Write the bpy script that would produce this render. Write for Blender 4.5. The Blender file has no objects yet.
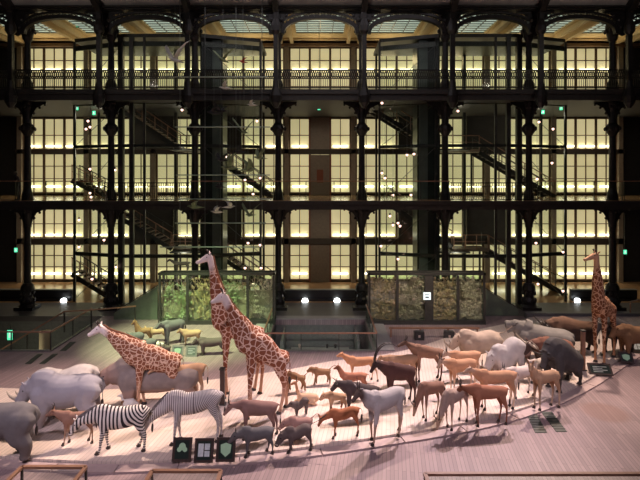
import bpy, bmesh, math, random
from mathutils import Vector, Matrix
random.seed(7)
C = bpy.context.scene
col = C.collection
PI = math.pi

# ---------------------------------------------------------------- camera, world, lights
EYE = 8.1; F = 500.0; HZ = 178.0
cd = bpy.data.cameras.new('camera'); cam = bpy.data.objects.new('camera', cd); col.objects.link(cam)
cam.location = (0, 0, EYE); cam.rotation_euler = (PI/2, 0, 0)
cd.sensor_width = 36; cd.lens = F*36/640; cd.shift_y = (HZ-240)/640
cd.clip_start = 0.1; cd.clip_end = 300
C.camera = cam
w = bpy.data.worlds.new('world'); C.world = w; w.use_nodes = True
w.node_tree.nodes['Background'].inputs[0].default_value = (0.55, 0.5, 0.62, 1)
w.node_tree.nodes['Background'].inputs[1].default_value = 0.035
C.view_settings.view_transform = 'Standard'; C.view_settings.look = 'None'
C.view_settings.exposure = 0.0; C.view_settings.gamma = 1.0; C.view_settings.use_curve_mapping = False

def lamp(name, kind, loc, target, power, color, size=0.5, angle=50, blend=0.6):
    d = bpy.data.lights.new(name, kind); o = bpy.data.objects.new(name, d); col.objects.link(o)
    d.energy = power; d.color = color
    if kind == 'SPOT':
        d.spot_size = math.radians(angle); d.spot_blend = blend; d.shadow_soft_size = size
    elif kind == 'AREA':
        d.size = size
    else:
        d.shadow_soft_size = size
    o.location = loc
    if target is not None:
        v = Vector(target)-Vector(loc); o.rotation_euler = v.to_track_quat('-Z', 'Y').to_euler()
    return o

PINK = (1.0, 0.77, 0.80); PEACH = (1.0, 0.74, 0.60); LAV = (0.82, 0.8, 1.0); FILL = (0.96, 0.79, 0.93); GREEN = (0.80, 1.0, 0.50)
# spotlights under the glass roof, behind the herd (they throw the shadows towards the viewer)
lamp('roof_spotlight', 'SPOT', (-5, 25, 17), (-9.5, 16.5, 0), 15500, PEACH, 0.25, 42, 0.8)
lamp('roof_spotlight', 'SPOT', (2, 26, 17), (-3, 16.5, 0), 15500, PEACH, 0.25, 42, 0.8)
lamp('roof_spotlight', 'SPOT', (8, 27, 17), (2.5, 17, 0), 15500, PINK, 0.25, 44, 0.8)
lamp('roof_spotlight', 'SPOT', (13, 27, 17), (7, 18.5, 0), 14500, PEACH, 0.25, 42, 0.8)
lamp('roof_spotlight', 'SPOT', (16, 26, 17), (12.5, 21.5, 0), 9500, PEACH, 0.25, 40, 0.8)
# front fill spots, added on the viewer's side to brighten the herd
lamp('front_fill_spot', 'SPOT', (-12, 4, 15), (-10, 17, 0.5), 5600, FILL, 0.4, 46, 0.9)
lamp('front_fill_spot', 'SPOT', (-3, 3, 15), (-3.5, 17.5, 0.8), 4300, FILL, 0.4, 46, 0.9)
lamp('front_fill_spot', 'SPOT', (5, 3, 15), (3.5, 18, 0.5), 4300, FILL, 0.4, 46, 0.9)
lamp('front_fill_spot', 'SPOT', (12, 5, 15), (11, 20.5, 0.5), 3300, FILL, 0.4, 46, 0.9)
# green light over the case island, left
lamp('green_spotlight', 'SPOT', (-9, 21, 13), (-7.0, 25.0, 0), 17000, GREEN, 0.3, 42, 0.7)
lamp('green_spotlight', 'SPOT', (-3, 22, 13), (-6.5, 26.0, 1), 3000, GREEN, 0.3, 40, 0.8)

# fill lights without fixtures, added to brighten hall, roof, towers and galleries
lamp('hall_fill', 'AREA', (0, 24, 17.6), (0, 25, 0), 330, (0.95, 0.88, 0.95), 14)  # added overhead fill for the dim back of the hall
for sx in (-14, 0, 14): lamp('roof_fill', 'SPOT', (sx, 21, 16.0), (sx, 29, 19.5), 300, (1.0, 0.92, 0.85), 0.3, 120, 1.0)  # uplights added to lift the grey of the roof
for sx in (-1, 1):
    for z in (12.4, 9.8, 6.0, 2.9):
        lamp('tower_fill', 'POINT', (sx*9.3, 33.6, z), None, 18 if z > 9 else 40, (1.0, 0.9, 0.75), 0.2)  # unseen fill, added to lighten the tower interior
        lamp('tower_fill', 'POINT', (sx*15.0, 34.4, z), None, 30, (1.0, 0.85, 0.7), 0.2)
for gx in (-20, 0, 20):
    for z in (12.3, 5.7):
        lamp('gallery_fill', 'AREA', (gx, 35, z), (gx, 35.5, 0), 60, (1.0, 0.82, 0.6), 1.5)  # unseen warm fill added under the gallery slabs
# ---------------------------------------------------------------- helpers
def P(px, py, Y):
    return Vector(((px-320)*Y/F, Y, EYE-(py-HZ)*Y/F))
def G(px, py, z=0.0):
    Y = (EYE-z)*F/(py-HZ)
    return Vector(((px-320)*Y/F, Y, z))

MATS = {}
def mat(name, c, rough=0.6, metal=0.0, emit=None, es=1.0, var=0.12, scale=6.0, spec=0.5, bump=0.0):
    if name in MATS: return MATS[name]
    m = bpy.data.materials.new(name); m.use_nodes = True; nt = m.node_tree; b = nt.nodes['Principled BSDF']
    b.inputs['Roughness'].default_value = rough; b.inputs['Metallic'].default_value = metal
    b.inputs['Specular IOR Level'].default_value = spec
    if var > 0:
        tc = nt.nodes.new('ShaderNodeTexCoord'); n = nt.nodes.new('ShaderNodeTexNoise')
        n.inputs['Scale'].default_value = scale; n.inputs['Detail'].default_value = 4
        nt.links.new(tc.outputs['Object'], n.inputs['Vector'])
        r = nt.nodes.new('ShaderNodeMix'); r.data_type = 'RGBA'
        r.inputs['A'].default_value = (*[max(0, x*(1-var*1.6)) for x in c], 1)
        r.inputs['B'].default_value = (*[min(1, x*(1+var*1.6)) for x in c], 1)
        nt.links.new(n.outputs['Fac'], r.inputs['Factor']); nt.links.new(r.outputs['Result'], b.inputs['Base Color'])
        if bump:
            bp = nt.nodes.new('ShaderNodeBump'); bp.inputs['Strength'].default_value = bump
            nt.links.new(n.outputs['Fac'], bp.inputs['Height']); nt.links.new(bp.outputs['Normal'], b.inputs['Normal'])
    else:
        b.inputs['Base Color'].default_value = (*c, 1)
    if emit:
        b.inputs['Emission Color'].default_value = (*emit, 1); b.inputs['Emission Strength'].default_value = es
    MATS[name] = m; return m

def glass_mat(name, tint=(0.94, 0.975, 0.945), refl=0.012):
    if name in MATS: return MATS[name]
    m = bpy.data.materials.new(name); m.use_nodes = True; nt = m.node_tree; nt.nodes.clear()
    o = nt.nodes.new('ShaderNodeOutputMaterial'); mx = nt.nodes.new('ShaderNodeMixShader')
    t = nt.nodes.new('ShaderNodeBsdfTransparent'); g = nt.nodes.new('ShaderNodeBsdfGlossy')
    t.inputs[0].default_value = (*tint, 1); g.inputs['Roughness'].default_value = 0.05
    n = nt.nodes.new('ShaderNodeTexNoise'); n.inputs['Scale'].default_value = 1.5
    mr = nt.nodes.new('ShaderNodeMapRange'); mr.inputs[3].default_value = refl*0.7; mr.inputs[4].default_value = refl*1.3
    nt.links.new(n.outputs['Fac'], mr.inputs[0]); nt.links.new(mr.outputs[0], mx.inputs[0])
    nt.links.new(t.outputs[0], mx.inputs[1]); nt.links.new(g.outputs[0], mx.inputs[2]); nt.links.new(mx.outputs[0], o.inputs[0])
    MATS[name] = m; return m

def box(bm, c, s, rz=0.0, rx=0.0, ry=0.0):
    M = Matrix.Translation(Vector(c)) @ Matrix.Rotation(rz, 4, 'Z') @ Matrix.Rotation(ry, 4, 'Y') @ Matrix.Rotation(rx, 4, 'X') @ Matrix.Diagonal((s[0], s[1], s[2], 1))
    bmesh.ops.create_cube(bm, size=1.0, matrix=M)
def bb(bm, x0, x1, y0, y1, z0, z1):
    box(bm, ((x0+x1)/2, (y0+y1)/2, (z0+z1)/2), (abs(x1-x0), abs(y1-y0), abs(z1-z0)))
def loft(bm, pts, rad, seg=10, side=Vector((0, 1, 0))):
    pts = [Vector(p) for p in pts]; rings = []
    n = len(pts)
    for i, p in enumerate(pts):
        a = pts[max(0, i-1)]; b = pts[min(n-1, i+1)]
        t = (b-a)
        if t.length < 1e-6: t = Vector((1, 0, 0))
        t.normalize()
        s = side-t*side.dot(t)
        if s.length < 1e-3: s = Vector((1, 0, 0))-t*t.x
        s.normalize(); u = t.cross(s)
        r = rad[i]; rs, ru = (r, r) if not isinstance(r, (tuple, list)) else r
        rings.append([bm.verts.new(p+s*(rs*math.cos(2*PI*k/seg))+u*(ru*math.sin(2*PI*k/seg))) for k in range(seg)])
    for i in range(n-1):
        for k in range(seg):
            bm.faces.new((rings[i][k], rings[i][(k+1) % seg], rings[i+1][(k+1) % seg], rings[i+1][k]))
    bm.faces.new(list(reversed(rings[0]))); bm.faces.new(rings[-1])
def tube(bm, pts, r, seg=6):
    loft(bm, pts, [r]*len(pts), seg)
def bar(bm, a, b, w_, h_):
    a = Vector(a); b = Vector(b); d = b-a; L = d.length
    q = d.to_track_quat('X', 'Z').to_matrix().to_4x4()
    bmesh.ops.create_cube(bm, size=1.0, matrix=Matrix.Translation((a+b)/2) @ q @ Matrix.Diagonal((L, w_, h_, 1)))
def lathe(bm, prof, c=(0, 0, 0), seg=14):
    rings = []
    for r, z in prof:
        rings.append([bm.verts.new((c[0]+r*math.cos(2*PI*k/seg), c[1]+r*math.sin(2*PI*k/seg), c[2]+z)) for k in range(seg)])
    for i in range(len(prof)-1):
        for k in range(seg):
            bm.faces.new((rings[i][k], rings[i][(k+1) % seg], rings[i+1][(k+1) % seg], rings[i+1][k]))
    bm.faces.new(list(reversed(rings[0]))); bm.faces.new(rings[-1])
def ball(bm, c, r, seg=10, sz=(1, 1, 1)):
    bmesh.ops.create_uvsphere(bm, u_segments=seg, v_segments=max(6, seg//2+2), radius=1.0,
        matrix=Matrix.Translation(Vector(c)) @ Matrix.Diagonal((r*sz[0], r*sz[1], r*sz[2], 1)))
def plate(bm, pts, depth):
    """polygon (list of 3D points, planar) given a thickness along +y"""
    f = [bm.verts.new(Vector(p)) for p in pts]; b = [bm.verts.new(Vector(p)+Vector(depth)) for p in pts]
    bm.faces.new(f); bm.faces.new(list(reversed(b)))
    n = len(f)
    for i in range(n): bm.faces.new((f[i], b[i], b[(i+1) % n], f[(i+1) % n]))

def obj(name, bm, m, parent=None, smooth=False):
    me = bpy.data.meshes.new(name); bmesh.ops.recalc_face_normals(bm, faces=bm.faces[:])
    if smooth:
        for f in bm.faces: f.smooth = True
    bm.to_mesh(me); bm.free()
    for x in (m if isinstance(m, list) else [m]): me.materials.append(x)
    o = bpy.data.objects.new(name, me); col.objects.link(o)
    if parent is not None: o.parent = parent
    return o
def thing(name, label, cat, loc=(0, 0, 0), rz=0.0, group=None):
    o = bpy.data.objects.new(name, None); col.objects.link(o); o.empty_display_size = 0.2
    o.location = loc; o.rotation_euler = (0, 0, rz); o['label'] = label; o['category'] = cat
    if group: o['group'] = group
    return o
def tag(o, label, cat, group=None):
    o['label'] = label; o['category'] = cat
    if group: o['group'] = group
    return o
def struct(name, bm, m, smooth=False):
    o = obj(name, bm, m, None, smooth); o['kind'] = 'structure'; return o
def dup(root, loc=None, rz=None, label=None, group=None):
    r = root.copy(); col.objects.link(r)
    if loc is not None: r.location = loc
    if rz is not None: r.rotation_euler = (0, 0, rz)
    if label: r['label'] = label
    if group: r['group'] = group
    for ch in list(root.children):
        c = ch.copy(); col.objects.link(c); c.parent = r
        for g in list(ch.children):
            d = g.copy(); col.objects.link(d); d.parent = c
    return r
NB = bmesh.new
def ordw(k):
    return ['far left', 'third left of centre', 'second left of centre', 'left of centre', 'central', 'right of centre', 'second right of centre', 'third right of centre', 'far right'][k+4]

# ---------------------------------------------------------------- materials
iron = mat('cast_iron', (0.022, 0.019, 0.018), 0.45, 0.3, var=0.3)
steel = mat('dark_steel', (0.06, 0.06, 0.055), 0.4, 0.5, var=0.2)
greysteel = mat('grey_steel', (0.20, 0.21, 0.19), 0.4, 0.4, var=0.2)
timber = mat('brown_timber', (0.16, 0.10, 0.06), 0.6, var=0.2)
railwood = mat('handrail_wood', (0.30, 0.16, 0.10), 0.45, var=0.2)
darkwall = mat('dark_wall', (0.02, 0.018, 0.018), 0.8, var=0.3)
slabm = mat('slab_edge', (0.035, 0.03, 0.028), 0.6, var=0.25)
galfloor = mat('gallery_floor', (0.45, 0.27, 0.14), 0.16, var=0.15)
cream = mat('cream_plaster', (0.62, 0.50, 0.30), 0.8, var=0.06)
roofg = mat('roof_glass_grey', (0.30, 0.27, 0.25), 0.7, var=0.25, scale=2)
pierm = mat('wall_pier', (0.30, 0.25, 0.19), 0.7, var=0.15)
glass = glass_mat('clear_glass'); glassg = glass_mat('green_glass', (0.90, 0.96, 0.90), 0.04)
white_l = mat('white_lamp', (1, 1, 1), 0.5, emit=(0.95, 1.0, 1.0), es=9, var=0)
pink_l = mat('pink_lamp', (1, 0.9, 0.85), 0.5, emit=(1.0, 0.62, 0.50), es=4, var=0)
green_l = mat('exit_green', (0.1, 0.6, 0.4), 0.5, emit=(0.12, 0.85, 0.45), es=1.3, var=0)
strip_l = mat('strip_lamp', (1, 1, 0.9), 0.5, emit=(1.0, 0.93, 0.72), es=5.0, var=0)

def panel_mat():
    m = bpy.data.materials.new('backlit_panel'); m.use_nodes = True; nt = m.node_tree; b = nt.nodes['Principled BSDF']
    b.inputs['Base Color'].default_value = (0.75, 0.68, 0.42, 1); b.inputs['Roughness'].default_value = 0.6
    tc = nt.nodes.new('ShaderNodeTexCoord'); n = nt.nodes.new('ShaderNodeTexNoise'); n.inputs['Scale'].default_value = 0.35
    n.inputs['Detail'].default_value = 3
    nt.links.new(tc.outputs['Object'], n.inputs['Vector'])
    mx = nt.nodes.new('ShaderNodeMix'); mx.data_type = 'RGBA'
    mx.inputs['A'].default_value = (0.36, 0.335, 0.165, 1); mx.inputs['B'].default_value = (0.68, 0.575, 0.32, 1)
    nt.links.new(n.outputs['Fac'], mx.inputs['Factor']); nt.links.new(mx.outputs['Result'], b.inputs['Emission Color'])
    b.inputs['Emission Strength'].default_value = 0.86
    return m
panelm = panel_mat()

def plank_mat(name, c1, c2, rough, rot, pw=0.14, pl=2.4, gap=0.012):
    m = bpy.data.materials.new(name); m.use_nodes = True; nt = m.node_tree; b = nt.nodes['Principled BSDF']
    tc = nt.nodes.new('ShaderNodeTexCoord'); mp = nt.nodes.new('ShaderNodeMapping'); mp.inputs['Rotation'].default_value = (0, 0, rot)
    br = nt.nodes.new('ShaderNodeTexBrick'); br.inputs['Scale'].default_value = 1.0
    br.inputs['Brick Width'].default_value = pl; br.inputs['Row Height'].default_value = pw
    br.inputs['Mortar Size'].default_value = gap; br.inputs['Mortar Smooth'].default_value = 0.3
    br.inputs['Color1'].default_value = (*c1, 1); br.inputs['Color2'].default_value = (*c2, 1)
    br.inputs['Mortar'].default_value = (*[x*0.68 for x in c1], 1)
    nt.links.new(tc.outputs['Object'], mp.inputs['Vector']); nt.links.new(mp.outputs[0], br.inputs['Vector'])
    n = nt.nodes.new('ShaderNodeTexNoise'); n.inputs['Scale'].default_value = 0.7; n.inputs['Detail'].default_value = 4
    nt.links.new(tc.outputs['Object'], n.inputs['Vector'])
    mr = nt.nodes.new('ShaderNodeMapRange'); mr.inputs[3].default_value = 0.75; mr.inputs[4].default_value = 1.2
    nt.links.new(n.outputs['Fac'], mr.inputs[0])
    mu = nt.nodes.new('ShaderNodeMix'); mu.data_type = 'RGBA'; mu.blend_type = 'MULTIPLY'; mu.inputs['Factor'].default_value = 1
    nt.links.new(br.outputs['Color'], mu.inputs['A']); nt.links.new(mr.outputs[0], mu.inputs['B'])
    out = mu.outputs['Result']
    if name == 'wood_floor':     # two worn brownish round stains in the boards
        for cx, cy, r in ((9.85, 17.3, 0.75), (12.6, 17.9, 0.5)):
            sb = nt.nodes.new('ShaderNodeVectorMath'); sb.operation = 'DISTANCE'; sb.inputs[1].default_value = (cx, cy, 0); nt.links.new(tc.outputs['Object'], sb.inputs[0])
            m4 = nt.nodes.new('ShaderNodeMapRange'); m4.inputs[1].default_value = r*.8; m4.inputs[2].default_value = r*1.15; m4.inputs[3].default_value = 0.55; m4.inputs[4].default_value = 0; nt.links.new(sb.outputs['Value'], m4.inputs[0])
            m5 = nt.nodes.new('ShaderNodeMix'); m5.data_type = 'RGBA'; m5.inputs['B'].default_value = (.22, .12, .10, 1); nt.links.new(m4.outputs[0], m5.inputs['Factor']); nt.links.new(out, m5.inputs['A']); out = m5.outputs['Result']
    nt.links.new(out, b.inputs['Base Color'])
    b.inputs['Roughness'].default_value = rough
    return m
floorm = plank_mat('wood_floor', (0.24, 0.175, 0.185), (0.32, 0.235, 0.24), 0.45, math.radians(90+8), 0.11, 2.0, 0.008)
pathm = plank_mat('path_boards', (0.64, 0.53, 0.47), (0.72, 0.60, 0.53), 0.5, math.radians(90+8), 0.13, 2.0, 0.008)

# ---------------------------------------------------------------- the setting
S = 5.18; YC = 31.0; YW = 39.0; YE = 29.8
XL = 26.0
Z1, Z2 = 6.75, 13.4
# floor around the two stair wells
def floor_piece(bm, x0, x1, y0, y1): bb(bm, x0, x1, y0, y1, -0.3, 0)
bm = NB()
floor_piece(bm, -XL, XL, 8, 23.5)
floor_piece(bm, -12.7, -2.55, 23.5, 29.3); floor_piece(bm, 2.55, XL, 23.5, 29.3)
floor_piece(bm, -2.55, 2.55, 28.6, 29.3)
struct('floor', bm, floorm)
bm = NB(); bb(bm, -XL, XL, 29.3, 32.5, -0.3, 0.0); struct('floor_back', bm, mat('dark_stone_floor', (0.10, 0.093, 0.09), 0.45, var=0.2, scale=1.2))
bm = NB(); bb(bm, -XL, XL, 32.5, YW, -0.3, 0.0); struct('floor_gallery', bm, galfloor)
pitm = mat('well_wall', (0.15, 0.16, 0.145), 0.7, var=0.2)
bm = NB()   # central well: sides, back, bottom
bb(bm, -2.75, -2.55, 23.5, 28.8, -4.2, -0.3); bb(bm, 2.55, 2.75, 23.5, 28.8, -4.2, -0.3)
bb(bm, -2.75, 2.75, 28.6, 28.8, -4.2, -0.3); bb(bm, -2.75, 2.75, 23.3, 23.5, -4.2, -0.3)
bb(bm, -2.75, 2.75, 23.3, 28.8, -4.4, -4.2)
struct('wall_well', bm, pitm)
bm = NB()
bb(bm, -12.7, -12.5, 23.3, 29.5, -4.2, -0.3); bb(bm, -XL, -12.5, 29.3, 29.5, -4.2, -0.3)
bb(bm, -XL, -12.5, 23.3, 23.5, -4.2, -0.3); bb(bm, -XL, -12.5, 23.3, 29.5, -4.4, -4.2)
struct('wall_left_well', bm, pitm)

# herd path: raised boards with a curved front edge
front = [(-60, 452), (0, 460), (60, 464), (120, 465.5), (180, 463), (240, 458), (320, 449), (400, 437), (460, 427), (510, 415), (550, 401), (585, 384), (610, 368), (640, 349), (680, 326)]
back = [(700, 312), (640, 316), (600, 318), (540, 318), (505, 326), (460, 336), (400, 354), (330, 364), (290, 372), (200, 384), (100, 393), (0, 391), (-60, 389)]
def smooth_pts(pts, n=4):
    out = []
    for i in range(len(pts)-1):
        p0 = pts[max(0, i-1)]; p1 = pts[i]; p2 = pts[i+1]; p3 = pts[min(len(pts)-1, i+2)]
        for k in range(n):
            t = k/n
            out.append(tuple(0.5*((2*p1[j])+(-p0[j]+p2[j])*t+(2*p0[j]-5*p1[j]+4*p2[j]-p3[j])*t*t+(-p0[j]+3*p1[j]-3*p2[j]+p3[j])*t**3) for j in (0, 1)))
    out.append(pts[-1]); return out
PZ = 0.12
fr = [G(x, y, 0) for x, y in front]; fr = [Vector((x, y, 0)) for x, y in smooth_pts([(p.x, p.y) for p in fr])]
bk = [G(x, y, 0) for x, y in back]; bk = [Vector((x, y, 0)) for x, y in smooth_pts([(p.x, p.y) for p in bk])]
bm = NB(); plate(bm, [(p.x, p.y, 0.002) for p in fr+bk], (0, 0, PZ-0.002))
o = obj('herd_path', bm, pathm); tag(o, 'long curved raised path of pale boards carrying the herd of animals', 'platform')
# low kerb strip following the front edge, jointed every two metres
kerbm = mat('kerb_boards', (0.42, 0.32, 0.31), 0.5, var=0.1)
root = thing('path_kerb', 'low pinkish kerb strip along the curved front edge of the herd path', 'kerb')
def offs(ps, d):
    out = []
    for i, p in enumerate(ps):
        a = ps[max(0, i-1)]; b = ps[min(len(ps)-1, i+1)]; t = (b-a).normalized()
        out.append(p+Vector((t.y, -t.x, 0))*d)
    return out
o1 = offs(fr, 0.02); o2 = offs(fr, 0.40)
for i in range(0, len(fr)-1, 4):
    j = min(i+4, len(fr)-1)
    if j <= i: break
    bm = NB(); a = [Vector(p) for p in o1[i:j+1]]; b = [Vector(p) for p in o2[i:j+1]]
    b[-1] = b[-1].lerp(b[-2], 0.06); a[-1] = a[-1].lerp(a[-2], 0.06)
    plate(bm, [(p.x, p.y, 0.001) for p in b+a[::-1]], (0, 0, 0.05)); obj('kerb_board', bm, kerbm, root)

# back wall and end walls
bm = NB(); bb(bm, -XL, XL, YW+0.12, YW+0.4, -0.3, 19.4); struct('wall_back', bm, darkwall)
bm = NB(); bb(bm, -XL-0.3, -XL, 8, YW+0.4, -4.4, 19.4); struct('wall_left', bm, darkwall)
bm = NB(); bb(bm, XL, XL+0.3, 8, YW+0.4, -0.3, 19.4); struct('wall_right', bm, darkwall)
# gallery slabs
for nm, z, t in (('floor_first_gallery', Z1, 0.42), ('floor_second_gallery', Z2, 0.55)):
    bm = NB(); bb(bm, -XL, XL, YE, YW+0.1, z-t, z-0.03)
    bb(bm, -XL, XL, YE-0.12, YE+0.1, z-t*0.55, z-0.02)
    bb(bm, -XL, XL, YE-0.05, YE+0.05, z-t-0.12, z-t+0.1)
    struct(nm, bm, slabm)
    bm = NB(); bb(bm, -XL, XL, YE+0.1, YW, z-0.028, z); struct(nm+'_boards', bm, galfloor)
# ceiling of the top gallery with skylight openings
bm = NB(); zc = 18.8
bb(bm, -XL, XL, 37.0, YW+0.2, zc, zc+0.2); bb(bm, -XL, XL, 30.0, 32.6, zc, zc+0.2)
for k in range(-5, 5):
    bb(bm, k*S+1.75, (k+1)*S-1.75, 32.6, 37.0, zc, zc+0.2)
for k in range(-5, 5):    # beams running to the wall
    xm = (k+0.5)*S
    bb(bm, xm-0.55, xm-0.3, 31, YW, zc-0.35, zc); bb(bm, xm+0.3, xm+0.55, 31, YW, zc-0.35, zc)
bb(bm, -XL, XL, YW-0.8, YW-0.5, zc-0.12, zc)
struct('ceiling', bm, cream)
skym = mat('skylight_pane', (0.5, 0.6, 0.55), 0.5, emit=(0.46, 0.56, 0.47), es=0.85, var=0)
n = 100
for k in range(-4, 5):
    bm = NB(); bb(bm, k*S-1.74, k*S+1.74, 32.61, 36.99, zc+0.1, zc+0.16)
    wo = struct('window_%d' % n, bm, skym); n += 1
    bm = NB()
    for i in range(9): bb(bm, k*S-1.74, k*S+1.74, 32.9+i*0.5, 32.96+i*0.5, zc+0.03, zc+0.099)
    for i in range(3): bb(bm, k*S-0.9+i*0.9, k*S-0.86+i*0.9, 32.61, 36.99, zc+0.0, zc+0.08)
    obj('glazing_bar', bm, greysteel, wo)
# warm lamps lighting the top gallery ceiling (stand on the wall cornice)
for k in range(-4, 5):
    lamp('cornice_lamp', 'AREA', (k*S, 38.3, 17.2), (k*S, 35.5, 18.8), 26, (1.0, 0.74, 0.38), 1.2)

# windows of the back wall: five rows of lit panes per bay
rows = [(13.75, 18.25, 16.45), (10.35, 12.75, 10.52), (6.95, 10.0, 7.38), (3.45, 5.85, 3.62), (0.18, 2.95, 0.62)]
n = 1
for ri, (z0, z1, zl) in enumerate(rows):
    for k in range(-4, 5):
        xc = k*S; hw = (S-0.42)/2
        bm = NB()
        bb(bm, xc-hw, xc+hw, YW+0.04, YW+0.08, z0, z1)
        wo = struct('window_%d' % n, bm, panelm); n += 1
        bm = NB()
        for i in range(7):
            x = xc-hw+i*(2*hw/6); big = i % 2 == 0; t = 0.085 if big else 0.03
            bb(bm, x-t, x+t, YW-0.06, YW+0.035, z0, z1)
        bb(bm, xc-hw, xc+hw, YW-0.07, YW+0.035, z0-0.05, z0+0.05); bb(bm, xc-hw, xc+hw, YW-0.07, YW+0.035, z1-0.06, z1+0.04)
        h = z1-z0
        for fz in ((0.33, 0.5, 0.78) if ri == 0 else (0.45,) if ri in (1, 3) else (0.36, 0.68)):
            bb(bm, xc-hw, xc+hw, YW-0.05, YW+0.035, z0+h*fz-0.03, z0+h*fz+0.03)
        obj('window_frame', bm, timber, wo)
        if k == 0 and ri in (1, 2, 3, 4):
            pass
        bm = NB()
        for i in range(3):
            if k == 0 and i == 1 and ri in (1, 2, 3, 4): continue
            x = xc-hw+(i+0.5)*(2*hw/3); bb(bm, x-0.58, x+0.58, YW-0.22, YW-0.12, zl, zl+0.11)
        obj('strip_lamp', bm, strip_l, wo)
bm = NB()   # ledges between window rows, wall piers, cornice
for z0, z1 in ((9.98, 10.33), (2.97, 3.42)): bb(bm, -23.6, 23.6, YW-0.3, YW+0.12, z0, z1)
struct('trim_1', bm, mat('ledge', (0.05, 0.04, 0.03), 0.6, var=0.2))
bm = NB(); bb(bm, -XL, XL, YW-0.45, YW+0.12, 18.28, 18.5); struct('trim_2', bm, timber)
bm = NB()
for k in range(-5, 5):
    x = (k+0.5)*S; bb(bm, x-0.17, x+0.17, YW-0.3, YW+0.12, 0, 18.3)
struct('trim_3', bm, pierm)
n = 5   # dark blind walls of the stair shafts in front of the half-storey windows
for z0, z1 in ((10.34, 12.9), (3.43, 6.2)):
    for sx in (-1, 1):
        for xa, xb in ((6.05, 7.55), (11.3, 14.7)):
            bm = NB(); bb(bm, sx*xa, sx*xb, YW-0.5, YW-0.31, z0, z1); struct('trim_%d' % n, bm, mat('blind_wall', (0.05, 0.045, 0.035), 0.6, var=0.3, scale=1.5)); n += 1
# doors in the middle bay
for i, (z0, z1) in enumerate(((0.0, 2.9), (3.4, 5.9), (6.75, 9.9), (10.3, 12.8))):
    bm = NB(); bb(bm, -0.78, 0.78, YW-0.2, YW-0.02, z0+0.02, z1)
    d = struct('door_%d' % (i+1), bm, mat('door_grey', (0.22, 0.18, 0.14), 0.5, var=0.15))
    bm = NB(); bb(bm, -0.86, -0.74, YW-0.25, YW-0.01, z0+0.02, z1); bb(bm, 0.74, 0.86, YW-0.25, YW-0.01, z0+0.02, z1)
    if i == 2: bb(bm, -0.25, 0.25, YW-0.24, YW-0.2, z0+1.0, z0+2.0)
    obj('door_frame', bm, mat('door_frame_red', (0.22, 0.07, 0.04), 0.5, var=0.1), d)
# nave roof rising from the cornice towards the viewer
bm = NB()
plate(bm, [(-XL, 29.5, 18.25), (XL, 29.5, 18.25), (XL, 24, 21.5), (-XL, 24, 21.5)], (0, 0.1, 0.2))
plate(bm, [(-XL, 24, 21.5), (XL, 24, 21.5), (XL, 6, 24.5), (-XL, 6, 24.5)], (0, 0.1, 0.2))
struct('ceiling_nave', bm, roofg)
bm = NB(); bb(bm, -XL, XL, 29.45, 30.3, 18.05, 18.55); bb(bm, -XL, XL, 29.35, 29.5, 18.35, 18.5); bb(bm, -XL, XL, 29.2, 29.4, 18.1, 18.16)
struct('trim_4', bm, iron)

# ---------------------------------------------------------------- cast iron columns
def column(x, label):
    t = thing('cast_iron_column', label, 'column', (x, YC, 0), 0, 'cast iron columns of the arcade')
    return t
def column_parts(t):
    bm = NB()
    lathe(bm, [(0.52, 0), (0.52, 0.18), (0.40, 0.3), (0.44, 0.5), (0.30, 0.75), (0.34, 1.05), (0.40, 1.2), (0.36, 1.45), (0.24, 1.6)], seg=12)
    bmesh.ops.create_cube(bm, size=1, matrix=Matrix.Translation((0, 0, 0.09)) @ Matrix.Diagonal((1.15, 1.0, 0.18, 1)))
    obj('base', bm, iron, t)
    bm = NB()
    prof = [(0.20, 1.58), (0.185, 5.0), (0.23, 5.1), (0.23, 5.3), (0.3, 5.6), (0.36, 6.2), (0.36, 6.34)]
    lathe(bm, prof, seg=12)
    lathe(bm, [(0.34, 6.75), (0.3, 7.1), (0.21, 7.4), (0.18, 10.7), (0.24, 10.8), (0.38, 11.0), (0.42, 11.15), (0.36, 11.35), (0.22, 11.5), (0.2, 12.2), (0.33, 12.7), (0.33, 12.84)], seg=12)
    lathe(bm, [(0.34, 13.4), (0.34, 13.9), (0.2, 14.2), (0.17, 16.5), (0.27, 16.7), (0.34, 17.0), (0.4, 17.4), (0.4, 17.6)], seg=12)
    shaft_o = obj('shaft', bm, iron, t)
    for z in (6.33, 12.83):    # scrolled brackets below each gallery
        for s in (-1, 1):
            bm = NB()
            plate(bm, [(s*0.2, -0.05, z-1.15), (s*0.34, -0.05, z-0.75), (s*0.55, -0.05, z-0.4), (s*1.15, -0.05, z-0.12), (s*1.15, -0.05, z-0.0), (s*0.2, -0.05, z)], (0, 0.1, 0))
            ball(bm, (s*0.4, 0, z-0.72), 0.09, 6); ball(bm, (s*0.75, 0, z-0.38), 0.08, 6); ball(bm, (s*1.08, 0, z-0.2), 0.07, 6)
            obj('bracket', bm, iron, t)
    # capital ornaments
    bm = NB()
    for a in range(8):
        ca, sa = math.cos(a*PI/4), math.sin(a*PI/4)
        for z, r in ((6.05, 0.36), (12.5, 0.34), (17.2, 0.42), (11.15, 0.42), (1.0, 0.36), (0.55, 0.4)):
            ball(bm, (ca*r, sa*r, z), 0.085, 6, (1, 1, 1.5))
    obj('leaf_ornament', bm, iron, shaft_o)
cl = ['leftmost dark cast iron column, standing by the left stair well', 'second dark iron column from the left, behind the left giraffe',
      'third dark iron column from the left, behind the left glass case', 'dark iron column just left of the central stair well',
      'dark iron column just right of the central stair well', 'third dark iron column from the right, behind the right glass case',
      'second dark iron column from the right, behind the yawning hippopotamus', 'rightmost dark iron column, behind the right giraffe']
xs = [(k+0.5)*S for k in range(-4, 4)]
c0 = column(xs[0], cl[0]); column_parts(c0)
for x, l in zip(xs[1:], cl[1:]): dup(c0, (x, YC, 0), label=l)

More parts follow.
